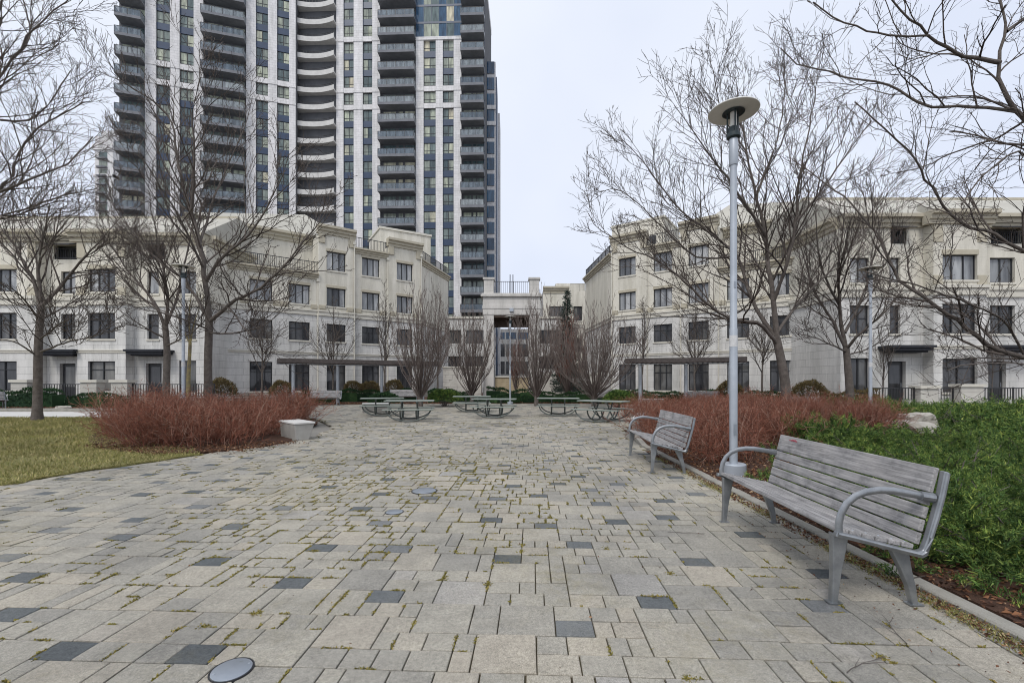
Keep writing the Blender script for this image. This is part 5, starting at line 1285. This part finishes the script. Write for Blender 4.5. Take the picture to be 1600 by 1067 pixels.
def auto_tree(name, px, D, top_py, spread, label, seed, trunk_h=2.0, r=0.09, n=7, dens=12, group='young street trees by the facades', twig='twig', slim=False):
    g = np.random.default_rng(seed); x, y = XY(px, D); H = HC + (HY - top_py) / F * D
    base = np.array([x, y, 0.0]); fork = np.array([x + g.normal() * 0.05, y, trunk_h])
    limbs = []
    for k in range(n):
        a = 2 * math.pi * (k + g.random() * 0.6) / n; f = g.uniform(0.35, 1.0) if k else 0.05
        zs = trunk_h + (H - trunk_h) * g.uniform(0.0, 0.45) * (1 if k else 0)
        tip = np.array([x + spread * f * math.cos(a), y + spread * f * math.sin(a), zs + (H - zs) * g.uniform(0.6, 1.0) * (1 - 0.35 * f)])
        st = np.array([x, y, zs]); midp = st * 0.5 + tip * 0.5 + np.array([math.cos(a), math.sin(a), 0]) * spread * 0.12
        limbs.append(([st, midp, tip], r * 0.5))
    limbs.append(([fork, fork + np.array([0.05, 0, (H - trunk_h) * 0.5]), np.array([x, y, H])], r * 0.8))
    return tree(name, (x, y, 0.02), label, ([base, base * 0.5 + fork * 0.5, fork], (r, r * 0.92, r * 0.85)), limbs, seed, dens, 1.0 if not slim else 0.7, 0.08, twig, group=group, rmin=0.008, lv=(6, 3), mid=1)
auto_tree('young_tree', 410, 31.5, 468, 2.2, 'young bare tree left of the left pergola, before tall ground windows', 31, dens=24)
auto_tree('young_tree', 520, 33.5, 470, 2.3, 'young bare tree rising behind the left pergola bench', 32, dens=24)
auto_tree('young_tree', 601, 34.5, 440, 1.3, 'slim young bare tree behind the right end of left pergola', 33, slim=True, dens=20)
auto_tree('young_tree', 684, 36.5, 500, 1.6, 'young bare tree by the corner of the left building', 34, dens=22)
auto_tree('young_tree', 1004, 33.0, 465, 1.2, 'slim young bare tree at the left post of the right pergola', 35, slim=True, dens=20)
auto_tree('young_tree', 1086, 32.0, 465, 2.1, 'young bare tree rising behind the right pergola bench', 36, dens=24)
auto_tree('young_tree', 1190, 30.0, 480, 2.0, 'young bare tree just left of the large right trunk', 37, dens=24)
auto_tree('young_tree', 1378, 25.9, 520, 0.9, 'tiny bare tree by the fence left of the canopied door', 38, 1.0, 0.04, 5, 18)
auto_tree('young_tree', 1550, 25.9, 520, 1.0, 'tiny bare tree by the fence at the right edge', 39, 1.0, 0.04, 5, 18)

def vase_tree(px, D, top_py, spread, label, seed, stems=34, twig='twig_brown', twl=0.6, tw=8, fl=0.0):
    """several stems from one short bole, fanning out and turning upright"""
    g = np.random.default_rng(seed); x, y = XY(px, D); H = HC + (HY - top_py) / F * D
    loc = np.array([x, y, 0.02]); root = empty('vase_tree', tuple(loc), label, 'tree', 'vase-shaped bare trees by the picnic tables')
    V, Q = tubes([(np.array([[0, 0, 0], [0.01, 0, 0.25], [0, 0.01, 0.5], [0, 0, 0.72]]), np.array([0.16, 0.135, 0.13, 0.10]))], 10)
    link('trunk', mesh_np('trunk', V, Q, None, ('bark',), smooth=True), root)
    th, tn = [], []
    for k in range(stems):
        a = g.uniform(0, 2 * math.pi); f = math.sqrt(g.random()); h = H * (1 - 0.35 * f ** 2) * g.uniform(0.78, 1.0)
        e = np.array([math.cos(a), math.sin(a), 0]) * spread * f * g.uniform(0.85, 1.1)
        zb = g.uniform(0.35, 0.85)
        pts = [np.array([0.03 * math.cos(a), 0.03 * math.sin(a), zb]), e * 0.42 + np.array([0, 0, zb + (h - zb) * 0.25]), e * 0.78 + np.array([0, 0, zb + (h - zb) * 0.55]), e + np.array([0, 0, h])]
        P, L = resample(pts, 10); P[1:] += g.normal(size=P[1:].shape) * 0.03
        R = np.linspace(0.024, 0.006, 10); th.append((P, R))
        po = []
        for j in range(tw):
            ff = g.uniform(0.25, 0.98); p, t = along(P, ff)
            d = side_dir(t, g.uniform(0.35, 0.75), g); d[2] += 0.5
            B, BR = branch(p, d, twl * g.uniform(0.6, 1.7), 0.011, 0.006, 5, 0.1, 0.12, g); tn.append((B, BR))
            for q in range(2):
                p2, t2 = along(B, g.uniform(0.2, 0.9)); d2 = side_dir(t2, g.uniform(0.4, 0.8), g); d2[2] += 0.3
                tn.append(branch(p2, d2, twl * g.uniform(0.3, 0.7), 0.007, 0.005, 4, 0.1, 0.12, g))
    V, Q = tubes(th, 5); link('limbs', mesh_np('limbs', V, Q, None, ('twig_brown',), smooth=True), root)
    V, Q = tubes(tn, 3); link('crown', mesh_np('crown', V, Q, None, (twig,)), root)
vase_tree(657, 26.0, 424, 2.1, 'tallest vase-shaped bare tree, behind the left picnic tables', 41, 74)
vase_tree(737, 30.5, 470, 1.95, 'vase-shaped bare tree left of the stone gateway', 42, 74)
vase_tree(838, 27.5, 448, 2.0, 'vase-shaped bare tree covering the right column of the gateway', 43, 74)
vase_tree(928, 26.0, 468, 3.0, 'widest vase-shaped bare tree, behind the right picnic table', 44, 96)
vase_tree(888, 33.5, 482, 1.5, 'dense reddish-brown bare tree below the spruce', 45, 60, 'twig_dead_leaf', 0.5, 12)
vase_tree(806, 41.0, 520, 0.9, 'brown bare shrub-tree seen through the stone gateway', 47, 30, 'twig_dead_leaf', 0.5, 10)

# spruce
def spruce(px, D, top_py, w, label):
    g = np.random.default_rng(61); x, y = XY(px, D); H = HC + (HY - top_py) / F * D
    root = empty('spruce', (x, y, 0.02), label, 'tree')
    V, Q = tubes([(np.array([[0, 0, z] for z in np.linspace(0, H, 8)]), np.linspace(0.2, 0.02, 8))], 8)
    link('trunk', mesh_np('trunk', V, Q, None, ('bark',)), root)
    C, Dd = [], []
    for z in np.arange(0.8, H - 0.1, 0.16):
        rr = w * (1 - z / H) ** 0.8 + 0.08
        for k in range(7):
            a = g.uniform(0, 2 * math.pi); L = rr * g.uniform(0.65, 1.1); dx = np.array([math.cos(a), math.sin(a), 0])
            m = max(4, int(L * 16)); t = np.linspace(0.1, 1, m)[:, None]
            p = dx * L * t + np.array([0, 0, z]) + np.array([0, 0, -0.32]) * L * (t ** 1.0) + np.array([0, 0, 0.22]) * L * t ** 2.4
            for q in range(3): C.append(p + g.normal(size=p.shape) * 0.04); Dd.append(dx * 0.8 + g.normal(size=p.shape) * 0.7)
    C = np.concatenate(C); Dd = np.concatenate(Dd)
    V, Q = blades(C, Dd, g.uniform(0.1, 0.24, len(C)), 0.05, 0.1, g)
    link('crown', mesh_np('crown', V, Q, None, ('spruce',)), root)
spruce(886, 42.0, 452, 1.9, 'small dark spruce right of the stone gateway')

# ------------------------------------------------------------------ hedges and clipped shrubs
def hedge(pts, w, h, label, mat='yew', dens=520, cat='hedge', group='low dark hedges at the foot of the buildings', seed=1):
    g = np.random.default_rng(seed); o = np.array([pts[0][0], pts[0][1]])
    root = empty('hedge', (o[0], o[1], 0.02), label, cat, group)
    Cs, Ds = [], []; core = MB()
    for a, b in zip(pts[:-1], pts[1:]):
        a = np.array(a) - o; b = np.array(b) - o; L = np.hypot(*(b - a)); d = (b - a) / L; nrm = np.array([-d[1], d[0]])
        n = int(dens * L)
        u = g.random(n) * L; s = g.uniform(-1, 1, n); z = g.random(n)
        hh = h * (0.86 + 0.13 * np.sin(u * 1.9 + seed) + 0.07 * np.sin(u * 5.1 + seed * 2)); ww = w / 2 * (0.9 + 0.15 * np.sin(u * 2.7 + 1.3 * seed))
        face = g.random(n); top = face < 0.45
        zz = np.where(top, hh * (1 - 0.10 * s ** 2) + g.normal(size=n) * 0.03, hh * z)
        off = np.where(top, s * ww, np.sign(s) * ww * (0.88 + 0.12 * np.sin(3 * z)) + g.normal(size=n) * 0.04)
        p = a + d * u[:, None] + nrm * off[:, None]
        Cs.append(np.column_stack([p, zz]))
        Ds.append(np.column_stack([nrm * (off * 0.7)[:, None] + d * (g.normal(size=n) * 0.5)[:, None], np.where(top, 0.8, 0.25) + g.normal(size=n) * 0.35]))
        k = max(2, int(L / 0.5))
        for i in range(k):
            q0 = a + (b - a) * i / k; q1 = a + (b - a) * (i + 1) / k; hc = 0.80 * h * (0.86 + 0.13 * math.sin(L * (i + 0.5) / k * 1.9 + seed)); wc = w / 2 * 0.78
            core.prism([tuple(q0 - nrm * wc), tuple(q1 - nrm * wc), tuple(q1 + nrm * wc), tuple(q0 + nrm * wc)], 0, hc)
    V, Q = blades(np.concatenate(Cs), np.concatenate(Ds), g.uniform(0.07, 0.16, sum(map(len, Cs))), 0.055, 0.12, g)
    nv = len(V)
    link('foliage', mesh_np('foliage', V, Q, None, (mat,)), root)
    link('inner_growth', core.mesh('inner_growth', mat), root)
    return root
hedge([(-14.9, 31.8), (-11.0, 33.4), (-7.6, 35.2)], 0.9, 0.85, 'long dark green hedge behind the left pergola', seed=2)
hedge([(7.0, 34.6), (11.5, 32.6), (17.5, 29.2)], 0.9, 0.8, 'long dark green hedge behind the right pergola', seed=3)
hedge([(-33, 26.2), (-26.5, 26.2)], 1.0, 1.05, 'dark green hedge in the bed behind the leftmost tree', seed=4)
hedge([(-26.0, 26.4), (-23.0, 26.6)], 0.8, 0.75, 'short dark hedge right of the leftmost hedge', seed=5)
hedge([(-5.9, 31.4), (-2.9, 31.9)], 1.2, 0.9, 'dark green hedge behind the left picnic tables', seed=6)
hedge([(-1.9, 33.5), (1.6, 33.5)], 1.2, 1.0, 'bushy dark hedge before the tan wall of the gateway', seed=7)
hedge([(1.8, 31.6), (6.6, 31.2)], 1.1, 0.75, 'low dark green hedge behind the right picnic tables', seed=8)
hedge([(-3.2, 30.9), (1.6, 31.2)], 0.8, 0.5, 'lowest dark green hedge strip behind the middle lamp', seed=9)
hedge([(17.8, 25.6), (20.2, 24.9)], 1.0, 1.0, 'brown clipped hedge right of the large right trunk', 'box_brown', 700, group='brown clipped shrubs', seed=10)
def ball_shrub(px, D, r, h, label, mat, seed, n=2600, group='brown clipped shrubs'):
    g = np.random.default_rng(seed); x, y = XY(px, D)
    root = empty('shrub', (x, y, 0.02), label, 'shrub', group)
    d = unit(g.normal(size=(n, 3))); d[:, 2] = np.abs(d[:, 2]) * 1.1 - 0.1
    k = (0.84 + 0.16 * g.random(n) + 0.1 * np.sin(d[:, 0] * 4 + seed) * np.cos(d[:, 1] * 5))[:, None]
    C = d * k * np.array([r, r, h * 0.55]) + np.array([0, 0, h * 0.45])
    V, Q = blades(C, d + g.normal(size=d.shape) * 0.6, g.uniform(0.08, 0.18, n), 0.05, 0.1, g)
    link('foliage', mesh_np('foliage', V, Q, None, (mat,)), root)
    st = [branch(np.array([g.normal() * 0.08, g.normal() * 0.08, 0.0]), np.append(g.normal(size=2) * 0.5, 1.0), h * 0.8, 0.02, 0.008, 5, 0.1, 0.02, g) for _ in range(26)]
    V, Q = tubes(st, 4); link('stems', mesh_np('stems', V, Q, None, ('bark',)), root)
ball_shrub(345, 29.5, 0.85, 1.65, 'brown rounded shrub behind the large left trunk', 'box_brown', 71)
ball_shrub(440, 31.8, 0.75, 1.5, 'brown rounded shrub left of the left pergola post', 'box_brown', 72)
ball_shrub(552, 36.0, 0.75, 1.5, 'brown rounded shrub under the left pergola, first', 'box_brown', 73)
ball_shrub(578, 36.8, 0.75, 1.5, 'brown rounded shrub under the left pergola, second', 'box_brown', 74)
ball_shrub(615, 37.6, 0.8, 1.6, 'brown rounded shrub near the tallest vase tree', 'box_brown', 75)
ball_shrub(1265, 26.5, 0.9, 1.5, 'brown rounded shrub between the two right trunks', 'box_brown', 76)
ball_shrub(1140, 31.0, 0.8, 1.5, 'brown rounded shrub behind the tall lamp post', 'box_brown', 77)
ball_shrub(968, 24.0, 0.85, 0.95, 'bright green spreading shrub behind the right picnic table', 'juniper', 78, 3600, 'green shrubs by the picnic tables')
ball_shrub(695, 27.0, 1.0, 0.95, 'green spreading shrub right of the left picnic tables', 'juniper', 79, 3600, 'green shrubs by the picnic tables')
ball_shrub(600, 25.5, 0.8, 0.8, 'dark green shrub under the left picnic tables', 'yew', 80, 3000, 'green shrubs by the picnic tables')

# ------------------------------------------------------------------ red-stemmed shrub masses
def red_mass(poly, n, hmin, hmax, label, seed, loc):
    g = np.random.default_rng(seed); cl = rand_in(poly, max(8, n // 24), g); own = g.integers(0, len(cl), n); off = g.normal(size=(n, 2)) * 0.21; c = cl[own] + off
    ctr = c.mean(0); out = unit(c - ctr) * np.clip(np.linalg.norm(c - ctr, axis=1, keepdims=True) / 5.0, 0, 1) + off * 4.5; hk = g.uniform(0.82, 1.08, len(cl))[own]
    h = hk * g.uniform(hmin, hmax, n) * (0.88 + 0.10 * np.sin(c[:, 0] * 1.3 + c[:, 1] * 0.7) + 0.06 * np.sin(c[:, 0] * 3.7 - c[:, 1] * 2.9))
    d = np.column_stack([g.normal(size=(n, 2)) * 0.34 + out * 0.27, np.ones(n)]); d = unit(d)
    p = np.column_stack([c, np.zeros(n)]); pts = [p]
    for q in range(4):
        d = unit(d + g.normal(size=d.shape) * 0.16 + np.array([0, 0, 0.06])); p = p + d * (h / 4 * 0.99)[:, None]; pts.append(p)
    P = np.stack(pts, 1) - np.array(loc); R = np.broadcast_to(np.linspace(0.0078, 0.0042, 5), (n, 5))
    B, BR, BL = grow(P, R, 6, h * 0.42, 3, g, 0.02, (0.5, 1.3), 0.14, 0.0042, 0.24, 0.8, 0.02)
    C, CR, CL = grow(B, BR, 2, BL * 0.6, 2, g, 0.02, (0.5, 1.2), 0.3, 0.0034, 0.2, 0.8, 0.1)
    V, Q = tubes([(P, R), (B, BR), (C, CR)], 3)
    o = link('red_twig_shrubs', mesh_np('red_twig_shrubs', V, Q, None, ('twig_red',), smooth=True)); o.location = loc
    return tag(o, label, 'shrubs', kind='stuff')
RED_L = smooth_poly([(-9.5, 10.9), (-8.2, 10.1), (-7.2, 9.95), (-6.3, 10.3), (-5.8, 10.85), (-5.8, 11.35), (-6.9, 13.5), (-7.6, 16.0), (-10, 17.6), (-12.6, 17.2), (-11.6, 13.2)], 4)
red_mass(RED_L, 2000, 0.9, 1.36, 'mass of leafless rust-red twiggy shrubs between lawn and left concrete seat', 91, (-9, 13, 0.03))
RED_R = smooth_poly([(3.45, 8.3), (4.6, 8.2), (5.6, 8.9), (8.0, 11.2), (11.2, 13.2), (13.0, 16.5), (13.0, 19.5), (10.0, 20.5), (6.6, 17.5), (4.8, 14.6), (3.6, 12.0)], 4)
red_mass(RED_R, 2900, 0.8, 1.24, 'mass of leafless rust-red twiggy shrubs around the tall lamp post', 92, (7, 13, 0.03))
red_mass(smooth_poly([(4.4, 17.6), (6.6, 18.6), (9.5, 21.6), (11.5, 24.0), (10.5, 25.0), (8.0, 23.0), (5.4, 20.0)], 3), 550, 0.75, 1.15, 'farther red twiggy shrubs in front of the right pergola posts', 93, (8, 21, 0.03))

# ------------------------------------------------------------------ spreading junipers
def juniper_mass(poly, n_plants, label, seed, loc, hm, sc=1.0, br_n=12, tf=6, nd=45, nl=0.055, nw=0.012):
    """low arching boughs from each plant, carrying feathery tufts with gaps between"""
    g = np.random.default_rng(seed); c = rand_in(poly, n_plants, g); c = c[c[:, 0] < c[:, 1] * 1.22 + 0.7]; k = len(c)
    hp = hm * g.uniform(0.38, 1.3, k)
    n = k * br_n; own = np.repeat(np.arange(k), br_n)
    a = g.uniform(0, 2 * math.pi, n); L = sc * g.uniform(0.35, 1.0, n); el = np.arcsin(g.uniform(0.12, 0.97, n))
    d = np.column_stack([np.cos(a) * np.cos(el), np.sin(a) * np.cos(el), np.sin(el)])
    m = 9; t = np.linspace(0.0, 1.0, m)[None, :, None]
    p = np.column_stack([c[own], np.full(n, 0.04)])[:, None] + d[:, None] * L[:, None, None] * t * np.stack([np.ones(n), np.ones(n), hp[own] / 0.55], 1)[:, None]
    p[..., 2] += (-0.26 * L[:, None, None] * t ** 2 + 0.16 * L[:, None, None] * t ** 4)[..., 0]
    p[..., 2] = np.maximum(p[..., 2], 0.04)
    st = p[:, ::2]
    f = 0.5 + 0.5 * (np.arange(tf)[None] + g.random((n, tf)) * 0.8) / tf; x = np.minimum(f, 0.999) * (m - 1); i = x.astype(int); w = (x - i)[..., None]; mi = np.arange(n)[:, None]
    tc = p[mi, i] * (1 - w) + p[mi, i + 1] * w + g.normal(size=(n, tf, 3)) * np.array([0.05, 0.05, 0.03]) * sc
    td = unit(unit(p[mi, i + 1] - p[mi, i]) * 0.8 + g.normal(size=(n, tf, 3)) * 0.45 + np.array([0, 0, 0.35]))
    tc = tc.reshape(-1, 3); td = td.reshape(-1, 3); q = len(tc); ts = g.uniform(0.8, 1.7, q)
    along_ = g.random((q, nd, 1)) * nl * 2.2 * ts[:, None, None]
    C = tc[:, None] + td[:, None] * along_ + g.normal(size=(q, nd, 3)) * nl * 0.26 * ts[:, None, None]
    Dd = td[:, None] * 0.75 + g.normal(size=(q, nd, 3)) * 0.62
    Ln = nl * g.uniform(0.5, 1.15, (q, nd)) * ts[:, None]
    V, Tn = needles(C.reshape(-1, 3), Dd.reshape(-1, 3), Ln.ravel(), nw, g)
    o = link('juniper_ground_cover', mesh_np('juniper_ground_cover', V - np.array(loc), None, Tn, ('juniper',))); o.location = loc
    tag(o, label, 'juniper', kind='stuff')
    Vs, Qs = tubes([(st - np.array(loc), np.broadcast_to(np.linspace(0.009, 0.004, st.shape[1]), st.shape[:2]))], 3); s = link('stems', mesh_np('stems', Vs, Qs, None, ('bark',)), o); s['kind'] = 'stuff'
    return o
JN = [(3.85, 2.75), (3.55, 4.2), (3.45, 5.6), (3.5, 6.7), (5.0, 7.3), (6.6, 8.3), (8.5, 9.8), (9.6, 8.6), (9.6, 5.0), (7.5, 3.5), (5.5, 2.6)]
juniper_mass(JN, 86, 'bright green juniper ground cover right behind the foreground bench', 101, (6, 5, 0.03), 0.40, 0.98, 26, 4, 74, 0.044, 0.0098)
JF = [(8.5, 9.8), (11.4, 12.3), (13.6, 15.6), (14.5, 20), (15.0, 22.6), (31, 22.6), (26, 15), (16, 8.5), (9.6, 8.6)]
juniper_mass(JF, 340, 'dark green juniper ground cover farther back toward the right wing', 102, (16, 14, 0.03), 0.36, 1.05, 11, 6, 18, 0.09, 0.028)
juniper_mass([(5.9, 9.2), (6.7, 8.8), (7.8, 9.7), (7.4, 10.4), (6.4, 10.1)], 16, 'dark juniper clump sprawling up into the right red shrubs', 103, (6.8, 9.6, 0.03), 0.56, 0.8, 20, 7, 44, 0.06, 0.014)

# ------------------------------------------------------------------ grass, moss, litter
def stuff(name, V, Q, mat, label, cat, parent=None):
    o = link(name, mesh_np(name, V, Q if Q.shape[1] == 4 else None, Q if Q.shape[1] == 3 else None, (mat,))); return tag(o, label, cat, kind='stuff')
g = np.random.default_rng(111)
c = rand_in(LAWN, 400000, g)
vis_ = (np.abs(c[:, 0]) < c[:, 1] * 1.22 + 0.5)
c = c[vis_]; c = c[np.sin(c[:, 0] * 2.3 + np.sin(c[:, 1] * 1.7)) + np.sin(c[:, 1] * 3.1 + c[:, 0]) + g.normal(size=len(c)) * 1.2 > -1.6]; c = c[(g.random(len(c)) < np.clip(9.0 / c[:, 1], 0.25, 1))]
n = len(c); Cg = np.column_stack([c, np.full(n, 0.012)]); dg = np.column_stack([g.normal(size=(n, 2)) * 0.75, np.ones(n)])
V, Q = needles(Cg, dg, g.uniform(0.025, 0.06, n) * (1 + c[:, 1] / 22), 0.007 * (1 + c[:, 1] / 9), g)
stuff('grass', V, Q, 'grass_blade', 'short yellowing winter grass of the lawn', 'grass')
# ragged lawn fringe over the paving edge
edge = [(-8.6, 5.2), (-7.45, 6.48), (-7.33, 6.8), (-7.05, 7.66), (-6.74, 8.33), (-6.36, 9.13)]
g = np.random.default_rng(113); n = 9000
ep, el_ = resample([(x, y, 0.0) for x, y in edge], 60)
fi = g.random(n) * 58.99; ii = fi.astype(int); fp_ = ep[ii] + (ep[ii + 1] - ep[ii]) * (fi - ii)[:, None]
wv = 0.05 + 0.05 * np.sin(fp_[:, 1] * 4.1) + 0.04 * np.sin(fp_[:, 1] * 9.7 + 1)
fp_[:, 0] += g.uniform(-0.12, 1.0, n) * np.maximum(wv, 0.01) ; fp_[:, 2] = 0.002
V, Q = needles(fp_, np.column_stack([g.normal(size=(n, 2)) * 0.9, np.ones(n) * 0.7]), g.uniform(0.025, 0.065, n), 0.011, g)
stuff('grass_fringe', V, Q, 'grass_blade', 'ragged grass fringe creeping over the left edge of the paving', 'grass')

# moss in the joints
keepm = []
near_idx = np.where((wy < 17) & (np.abs(wx) < wy * 1.2 + 0.3))[0]
gm_ = np.random.default_rng(121)
def mossw(x, y):
    e = lambda cx, cy, sx, sy, a: a * np.exp(-((x - cx) / sx) ** 2 - ((y - cy) / sy) ** 2)
    return 0.11 + e(-1.3, 6.2, 1.9, 1.7, 1.1) + e(-0.9, 7.8, 2.8, 1.2, 0.9) + e(-2.6, 4.6, 1.1, 1.6, 0.7) + e(-1.6, 3.6, 1.3, 1.0, 0.5) + e(0.2, 5.2, 0.8, 1.2, 0.35) + e(2.3, 2.4, 0.5, 0.8, 0.7)
Cm = []
for i in near_idx:
    wgt = mossw(wx[i], wy[i])
    for sidx in range(4):
        if gm_.random() < wgt * 0.55:
            w2, h2 = PA[i, 2] / 2, PA[i, 3] / 2; L = (w2 if sidx % 2 == 0 else h2) * 2
            f0, f1 = sorted(gm_.uniform(-1, 1, 2)); m = int(8 + 210 * (f1 - f0) / 2 * L * (1.5 if wy[i] < 5 else 0.8))
            s = gm_.uniform(f0, f1, m); e = gm_.normal(size=m) * 0.0035
            if sidx == 0: px_, py_ = s * w2, -h2 + e
            elif sidx == 1: px_, py_ = w2 + e, s * h2
            elif sidx == 2: px_, py_ = s * w2, h2 + e
            else: px_, py_ = -w2 + e, s * h2
            Cm.append(np.column_stack([px_ * cr - py_ * sr + wx[i], px_ * sr + py_ * cr + wy[i], np.full(m, -0.004)]))
            if gm_.random() < 0.10:
                m2 = gm_.integers(25, 70); ctr = Cm[-1][gm_.integers(0, m)]
                Cm.append(ctr + np.column_stack([gm_.normal(size=(m2, 2)) * 0.016, np.zeros(m2)]))
Cm = np.concatenate(Cm); n = len(Cm)
V, Q = blades(Cm, np.column_stack([gm_.normal(size=(n, 2)) * 0.9, np.ones(n) * 0.5]), gm_.uniform(0.006, 0.017, n) * (1 + Cm[:, 1] / 14), 0.008 * (1 + Cm[:, 1] / 9), 0.15, gm_)
stuff('moss', V, Q, 'moss', 'yellow-green moss and weeds in the paving joints', 'moss')

def litter(regs, label, seed, name='leaf_litter'):
    g = np.random.default_rng(seed); Cs, Ls = [], []
    for poly, n, z, size in regs:
        c = rand_in(poly, n, g); Cs.append(np.column_stack([c, z + g.random(n) * 0.02])); Ls.append(g.uniform(0.5, 1.3, n) * size)
    C = np.concatenate(Cs); L = np.concatenate(Ls); n = len(C)
    d = np.column_stack([g.normal(size=(n, 2)), g.normal(size=n) * 0.25])
    V, Q = blades(C, d, L, L * 0.55, 0.18, g)
    return stuff(name, V, Q, 'leaf_litter', label, 'leaf litter')
litter([([(3.08, 1.5), (4.6, 1.5), (4.4, 4.0), (4.2, 7.4), (3.1, 7.6)], 5200, 0.03, 0.05), ([(3.1, 7.6), (5.4, 7.6), (5.6, 8.8), (3.5, 12), (3.15, 10)], 2600, 0.03, 0.055),
        ([(2.78, 1.6), (2.93, 1.6), (2.97, 9.6), (2.84, 9.6)], 3000, 0.004, 0.026), ([(2.2, 2.0), (2.8, 2.0), (2.85, 6), (2.5, 6)], 160, 0.004, 0.02)],
       'russet fallen leaves and debris along the right kerb', 131)
litter([([(-9.9, 10.2), (-7.2, 9.0), (-5.7, 9.5), (-5.3, 11.2), (-6.2, 10.9), (-7.6, 10.2), (-9.4, 11.0)], 2600, 0.03, 0.05), ([(-7.0, 9.1), (-5.6, 9.2), (-4.9, 11.0), (-5.4, 11.2)], 260, 0.004, 0.04)], 'russet fallen leaves at the foot of the left red shrubs', 132)
litter([([(-33, 22.7), (-17.4, 22.7), (-17.0, 25.6), (-33, 25.6)], 4200, 0.03, 0.10), ([(-15.5, 29.4), (-12.1, 30.2), (-6, 30.9), (0, 31.3), (6, 30.9), (10.0, 29.6), (10.1, 28.7), (6, 30.2), (0, 30.8), (-6, 30.2), (-12.1, 29.4)], 3200, 0.03, 0.11)],
       'orange-brown leaf litter in the beds below the hedges', 133)
litter([([(-7, 2.2), (2.8, 2.2), (2.8, 14), (-5, 14)], 130, 0.004, 0.022)], 'scattered dry leaf bits on the paving', 134, 'leaf_bits')
# weeds along the right kerb
g = np.random.default_rng(141); n = 9000
u = g.random(n) ** 1.4; yk = 1.6 + 7.2 * u
xk = 2.86 + g.normal(size=n) * 0.045
clump = (np.sin(yk * 5.3) + np.sin(yk * 2.1 + 1) + g.normal(size=n) * 0.8) > 0.1
xk, yk = xk[clump], yk[clump]; n = len(xk)
V, Q = blades(np.column_stack([xk, yk, np.zeros(n)]), np.column_stack([g.normal(size=(n, 2)) * 0.8, np.ones(n)]), g.uniform(0.012, 0.04, n), 0.007, 0.15, g)
stuff('kerb_weeds', V, Q, 'grass_blade', 'grassy weeds growing along the right kerb', 'weeds')
g = np.random.default_rng(142); c = rand_in([(3.2, 1.6), (3.9, 1.6), (3.8, 3.0), (3.3, 3.2)], 2600, g); n = len(c)
V, Q = blades(np.column_stack([c, np.full(n, 0.03)]), np.column_stack([g.normal(size=(n, 2)) * 0.8, np.ones(n)]), g.uniform(0.02, 0.07, n), 0.008, 0.15, g)
stuff('bed_weeds', V, Q, 'juniper', 'green weeds in the mulch at the lower right corner', 'weeds')
# fallen twigs by the near bench
for i, (x, y, a, lab) in enumerate([(1.72, 2.30, 0.5, 'thin fallen twig on the paving before the near bench'), (1.55, 4.45, 0.1, 'fallen twig on the paving left of the near bench'), (2.25, 2.55, 1.2, 'fallen twig between the near bench legs')]):
    gg = np.random.default_rng(150 + i); P, R = branch(np.array([0, 0, 0.01]), np.array([math.cos(a), math.sin(a), 0.0]), 0.34, 0.0024, 0.0012, 7, 0.12, 0, gg); P[:, 2] = 0.008
    po = [(P, R)]
    for k in range(3):
        p, t = along(P, 0.25 + 0.22 * k); B, BR = branch(p, side_dir(t, 0.6, gg) * np.array([1, 1, 0.1]), 0.12, 0.0017, 0.001, 4, 0.1, 0, gg); B[:, 2] = np.abs(B[:, 2] - 0.008) * 0.3 + 0.007; po.append((B, BR))
    V, Q = tubes(po, 5); o = link('fallen_twig', mesh_np('fallen_twig', V, Q, None, ('bark',))); o.location = (x, y, 0.001); tag(o, lab, 'twig', 'fallen twigs')
